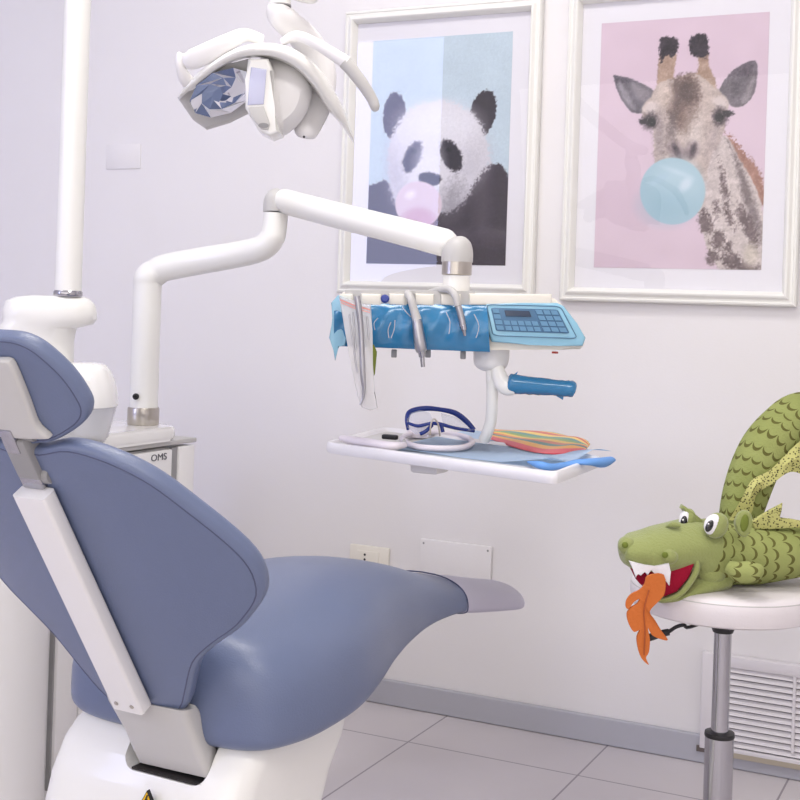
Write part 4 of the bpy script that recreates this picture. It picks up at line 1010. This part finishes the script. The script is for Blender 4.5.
for x, y in ((394, 443.5), (404, 440.5)):
    bm = BM(); add_lathe(bm, G(x, y, TZ + .016) - FW * .006, [(.004, 0), (.004, .004)], 12, -FW); obj('rivet', bm, 'grey', hb_)
bm = BM(); c_ = G(417, 437, TZ + .003); add_lathe(bm, c_, [(.022, 0), (.022, .008), (.019, .024), (.015, .033), (.010, .036)], 28)
tag(obj('plastic_cup', bm, 'headband'), 'small white plastic cup standing behind the left lens of the glasses', 'cup')

# ================================================================== STOOL
SD = 2.3; sc_ = P(724, 600, SD); SX, SY = sc_.x, sc_.y; SZT = .598
stool = thing('stool', 'round white cushioned stool on a chrome gas column by the wall', 'stool', (SX, SY, 0))
bm = BM(); add_lathe(bm, (SX, SY, SZT), [(.02, -.052), (.120, -.052), (.152, -.051), (.160, -.047), (.164, -.038), (.1665, -.025), (.1665, -.014), (.164, -.006), (.158, -.0015), (.148, .001), (.10, .004), (.05, .006), (.001, .006)], 72); obj('seat', bm, 'seat_white', stool)
bm = BM(); pts = [Vector((SX + .1645 * math.cos(a), SY + .1645 * math.sin(a), SZT - .009)) for a in [2 * math.pi * k / 72 for k in range(73)]]; add_tube(bm, pts, .0011, 6, caps=False); obj('seam', bm, 'grey', stool)
pc = P(721, 640, SD); 
bm = BM(); add_lathe(bm, (SX, SY, SZT - .082), [(.024, 0), (.044, .012), (.047, .030)], 4); add_lathe(bm, (SX, SY, SZT - .092), [(.018, 0), (.022, .012)], 24); obj('mounting_plate', bm, 'dark', stool)
bm = BM(); add_tube(bm, [Vector((SX, SY, .30)), Vector((SX, SY, SZT - .066))], .0155, 28); obj('gas_spring', bm, 'chrome', stool)
bm = BM(); add_lathe(bm, (SX, SY, P(718, 733, SD).z - .006), [(.0262, 0), (.0268, .002), (.0262, .008), (.018, .010)], 32); obj('collar', bm, 'dark', stool)
bm = BM(); add_lathe(bm, (SX, SY, .11), [(.0255, 0), (.0255, P(718, 733, SD).z - .116)], 32); obj('column', bm, 'chrome', stool)
bm = BM(); hz = SZT - .060
add_tube(bm, [Vector((SX, SY, hz)), P(690, 627, SD - .02), P(684, 625, SD - .03), P(676, 627, SD - .03), P(668, 632, SD - .03), P(658, 635, SD - .03)], .0033, 10, smooth=4); obj('lever', bm, 'dark', stool)
bm = BM(); add_tube(bm, [P(669, 632, SD - .03), P(660, 634, SD - .03), P(648, 638, SD - .03), P(637, 640.5, SD - .03)], [.006, .0065, .0065, .005], 14, smooth=3); obj('lever_grip', bm, 'dark', stool)
for k in range(5):
    a = math.radians(20 + 72 * k); d_ = Vector((math.cos(a), math.sin(a), 0)); o_ = Vector((SX, SY, 0))
    bm = BM(); add_tube(bm, [o_ + Vector((0, 0, .12)), o_ + d_ * .1 + Vector((0, 0, .105)), o_ + d_ * .24 + Vector((0, 0, .075))], [(.018, .02), (.015, .018), (.011, .013)], 14, smooth=4, up=(0, 0, 1)); lg = obj('leg', bm, 'chrome', stool)
    bm = BM(); ct = Vector((-d_.y, d_.x, 0)); add_lathe(bm, o_ + d_ * .24 + Vector((0, 0, .0265)) - ct * .014, [(.024, 0), (.026, .004), (.026, .024), (.024, .028)], 20, ct); add_tube(bm, [o_ + d_ * .24 + Vector((0, 0, .03)), o_ + d_ * .24 + Vector((0, 0, .075))], .006, 10); obj('caster', bm, 'dark', lg)

# ================================================================== PLUSH DRAGON
DD = 2.24
drg = thing('plush_dragon', 'green plush dragon puppet with orange felt flame draped over the white stool', 'plush toy', P(720, 580, DD))
def dp(x, y, d=0): return P(x, y, DD + d)
k_ = DD / FPX
# one chain: snout - head - body coil - neck arch
CH = [(619, 549, -.05, 5, 8), (622, 549, -.05, 11, 20), (630, 550, -.05, 16, 28), (642, 551, -.045, 20, 30), (656, 550, -.04, 23, 32), (672, 547, -.03, 24, 33), (688, 545, -.02, 26, 34), (700, 549, -.01, 31, 36), (714, 553, .0, 32, 36), (732, 554, .01, 30, 36), (752, 555, .02, 29, 36), (776, 553, .03, 27, 36),
      (802, 549, .05, 26, 34), (830, 540, .09, 25, 32), (850, 515, .13, 26, 30), (858, 482, .16, 27, 28), (850, 448, .17, 28, 28), (828, 424, .16, 30, 28), (802, 419, .15, 29, 28), (782, 431, .14, 27, 28), (766, 448, .12, 26, 27), (755, 468, .11, 25, 26), (747, 490, .10, 24, 25), (741, 512, .09, 22, 24), (738, 530, .085, 19, 20), (736, 545, .08, 12, 13)]
bm = BM()
hidx = 7 / (len(CH) - 1)
add_tube(bm, [dp(x, y, d) for x, y, d, a, b in CH], [(a * k_, b * k_) for x, y, d, a, b in CH], 40, smooth=7, up=UP, uvcell=(14, .0235), mifun=lambda t, k: 0 if t < hidx else 1)
# lower jaw joined on
JW = [(716, 575, 0, 14, 30), (700, 580, -.01, 13, 30), (688, 585, -.02, 10, 28), (676, 591, -.03, 7, 24), (666, 596, -.035, 5, 18), (658, 600, -.04, 2.5, 10)]
add_tube(bm, [dp(x, y, d) for x, y, d, a, b in JW], [(a * k_, b * k_) for x, y, d, a, b in JW], 28, smooth=5, up=UP, mi=0)
# brow and cheek bulges, nostrils
def blob(bm, x, y, d, rx, ry, rd, rot=0, mi=0, seg=24):
    c = dp(x, y, d); ca, sa = math.cos(math.radians(rot)), math.sin(math.radians(rot)); u = RT * ca + UP * sa; v = -RT * sa + UP * ca
    r = bmesh.ops.create_uvsphere(bm, u_segments=seg, v_segments=seg // 2, radius=1)
    for q_ in r['verts']: q_.co = c + u * q_.co.x * rx * k_ + v * q_.co.z * ry * k_ + FW * q_.co.y * rd * k_
    for f in {f for q_ in r['verts'] for f in q_.link_faces}: f.material_index = mi
blob(bm, 627, 546, -.075, 8.5, 9, 8); blob(bm, 668, 556, -.085, 10, 8, 9, -10)
blob(bm, 712, 573, -.045, 14, 11, 10, mi=0); blob(bm, 685, 522, .0, 8, 6, 8, 30)
body = obj('body', bm, ['green', 'scales'], drg)
# eyes
def eye(x, y, d, rx, ry, rot, px, py):
    bm = BM(); blob(bm, x + 3.5, y + 1.0, d + .006, rx + 2.5, ry + 2.5, 9.5, rot); s_ = obj('eyelid', bm, 'green', drg)
    bm = BM(); blob(bm, x, y, d, rx, ry, 6, rot); e = obj('eye', bm, 'felt_white', drg)
    bm = BM(); blob(bm, px, py, d - .0085, 3.4, 6.2, 2.4, rot); obj('pupil', bm, 'eye_black', e)
    bm = BM(); blob(bm, px - 1.0, py - 2.2, d - .0125, .9, .9, .8, rot); obj('glint', bm, 'felt_white', e)
eye(713, 524.5, -.075, 8.5, 10.5, -28, 709.5, 526)
eye(684.5, 520, -.03, 5.5, 10, -8, 684, 522)
bm = BM(); add_prism(bm, [dp(x, y, -.035) for x, y in ((681, 509), (683, 505), (686, 507), (695, 514), (704, 521), (699, 527), (692, 524), (688, 513))], FW * .02, .004, seg=2); obj('brow', bm, 'green', drg)
bm = BM(); add_tube(bm, [dp(666, 527, -.05), dp(673, 524.5, -.06), dp(680, 526, -.06)], [.002, .005, .003], 10, smooth=3); obj('brow_fold', bm, 'green', drg)
# ear
bm = BM(); ep = [(741, 536), (736, 528), (737, 517), (742, 511.5), (749, 511.5), (753, 518), (751, 529), (747, 537)]
add_prism(bm, [dp(q_.x, q_.y, -.075) for q_ in cat_rom([Vector((x, y, 0)) for x, y in ep], 3, True)], FW * .014, .005, seg=3); ear = obj('ear', bm, 'green', drg)
bm = BM(); blob(bm, 744.5, 523, -.0755, 4, 8.5, 2, -8); obj('ear_inside', bm, 'green_d', ear)
# nostril holes
for x, y, d in ((625, 545, -.089), (665, 555, -.1)):
    bm = BM(); blob(bm, x, y, d, 3.1, 3, 1.6); obj('nostril', bm, 'green_d', drg)
# mouth lining
bm = BM(); mp = [(634, 572), (645, 562), (662, 566), (678, 561), (692, 556), (695, 563), (689, 578), (677, 592), (664, 597), (652, 594), (640, 584)]
add_prism(bm, [dp(x, y, -.075) for x, y in mp], FW * .045, .003); obj('mouth_lining', bm, 'red', drg)
# lip
bm = BM(); add_tube(bm, [dp(696, 557, -.072), dp(697, 568, -.075), dp(691, 581, -.078), dp(680, 594, -.08), dp(666, 600, -.08), dp(658, 600, -.08)], [.003, .005, .005, .0045, .0035, .002], 14, smooth=4); obj('lip', bm, 'green', drg)
# teeth
bm = BM(); tp = [(629, 561), (645, 565), (655, 567), (669, 563), (671, 572), (669.5, 586), (665, 580), (661, 571), (658.5, 580), (655, 574), (651, 569), (648, 576), (645, 571), (641, 576), (638, 573), (636, 578), (633, 569)]
add_prism(bm, [dp(x, y, -.098) for x, y in tp], FW * .006, .001, seg=1); obj('teeth', bm, 'felt_white', drg)
# flame
bm = BM(); fp = [(664, 575), (665, 592), (660, 600), (652, 608), (650, 613), (655, 620), (661, 630), (668, 640), (660, 639), (652, 635), (648, 628), (650, 640), (649, 652), (646, 658), (649, 665), (642, 659), (638, 648), (637, 637), (640, 630), (634, 632), (629, 624), (627, 614), (631, 608), (637, 604), (640, 599), (634, 602), (629, 609), (626, 607), (627, 600), (632, 594), (640, 590), (645, 584), (648, 576)]; fp = [(q_.x, q_.y) for q_ in cat_rom([Vector((x, y, 0)) for x, y in fp], 3, True)]
add_prism(bm, [dp(x, y, -.112 + .003 * math.sin(y * .12)) for x, y in fp], FW * .006)
tag(obj('flame', bm, 'orange', drg), 'orange felt flame hanging from the mouth')
bm = BM(); add_tube(bm, [dp(649, 590, -.1135), dp(644, 610, -.1135), dp(645, 630, -.1135), dp(644, 655, -.1135)], .0012, 6, smooth=4); obj('flame_stitch', bm, mat('rust_thread', (170, 84, 40), .8), drg)
# wing strip and crest
def ribbon(bm, A, B, d, th, mi=0):
    n = len(A); ca = cat_rom([Vector(p) for p in A], 5); cb = cat_rom([Vector(p) for p in B], 5)
    rr = []
    for i, (a, b) in enumerate(zip(ca, cb)):
        wv = .006 * math.sin(i * .5)
        rr.append([dp(a.x, a.y, a.z), dp((a.x + b.x) / 2, (a.y + b.y) / 2, (a.z + b.z) / 2 - .006 + wv), dp(b.x, b.y, b.z), dp(b.x, b.y, b.z + th), dp((a.x + b.x) / 2, (a.y + b.y) / 2, (a.z + b.z) / 2 - .006 + wv + th), dp(a.x, a.y, a.z + th)])
    loft(bm, rr, mi=mi)
bm = BM(); ribbon(bm, [(729, 520, .05), (742, 498, .04), (752, 480, .045), (770, 470, .06), (788, 452, .08), (803, 438, .09)], [(742, 523, .05), (752, 512, .04), (757, 494, .04), (772, 484, .05), (790, 472, .07), (806, 476, .08)], 0, .006); obj('wing', bm, 'speck', drg)
bm = BM(); add_prism(bm, [dp(x, y, .0) for x, y in ((752, 521), (762, 516), (772, 512), (783, 503.5), (782, 512), (776, 520), (790, 519), (806, 522), (806, 528), (786, 528), (768, 530), (755, 529))], FW * .012, .003, seg=2); obj('crest', bm, 'speck', drg)
# forearm flipper resting on the seat
bm = BM(); add_tube(bm, [dp(728, 566, -.075), dp(740, 572, -.085), (dp(754, 571, -.085)), dp(760, 566, -.08)], [(.010, .012), (.018, .018), (.016, .018), (.006, .008)], 24, smooth=5, up=UP, uvcell=(6, .0235)); obj('foot', bm, 'scales', drg)
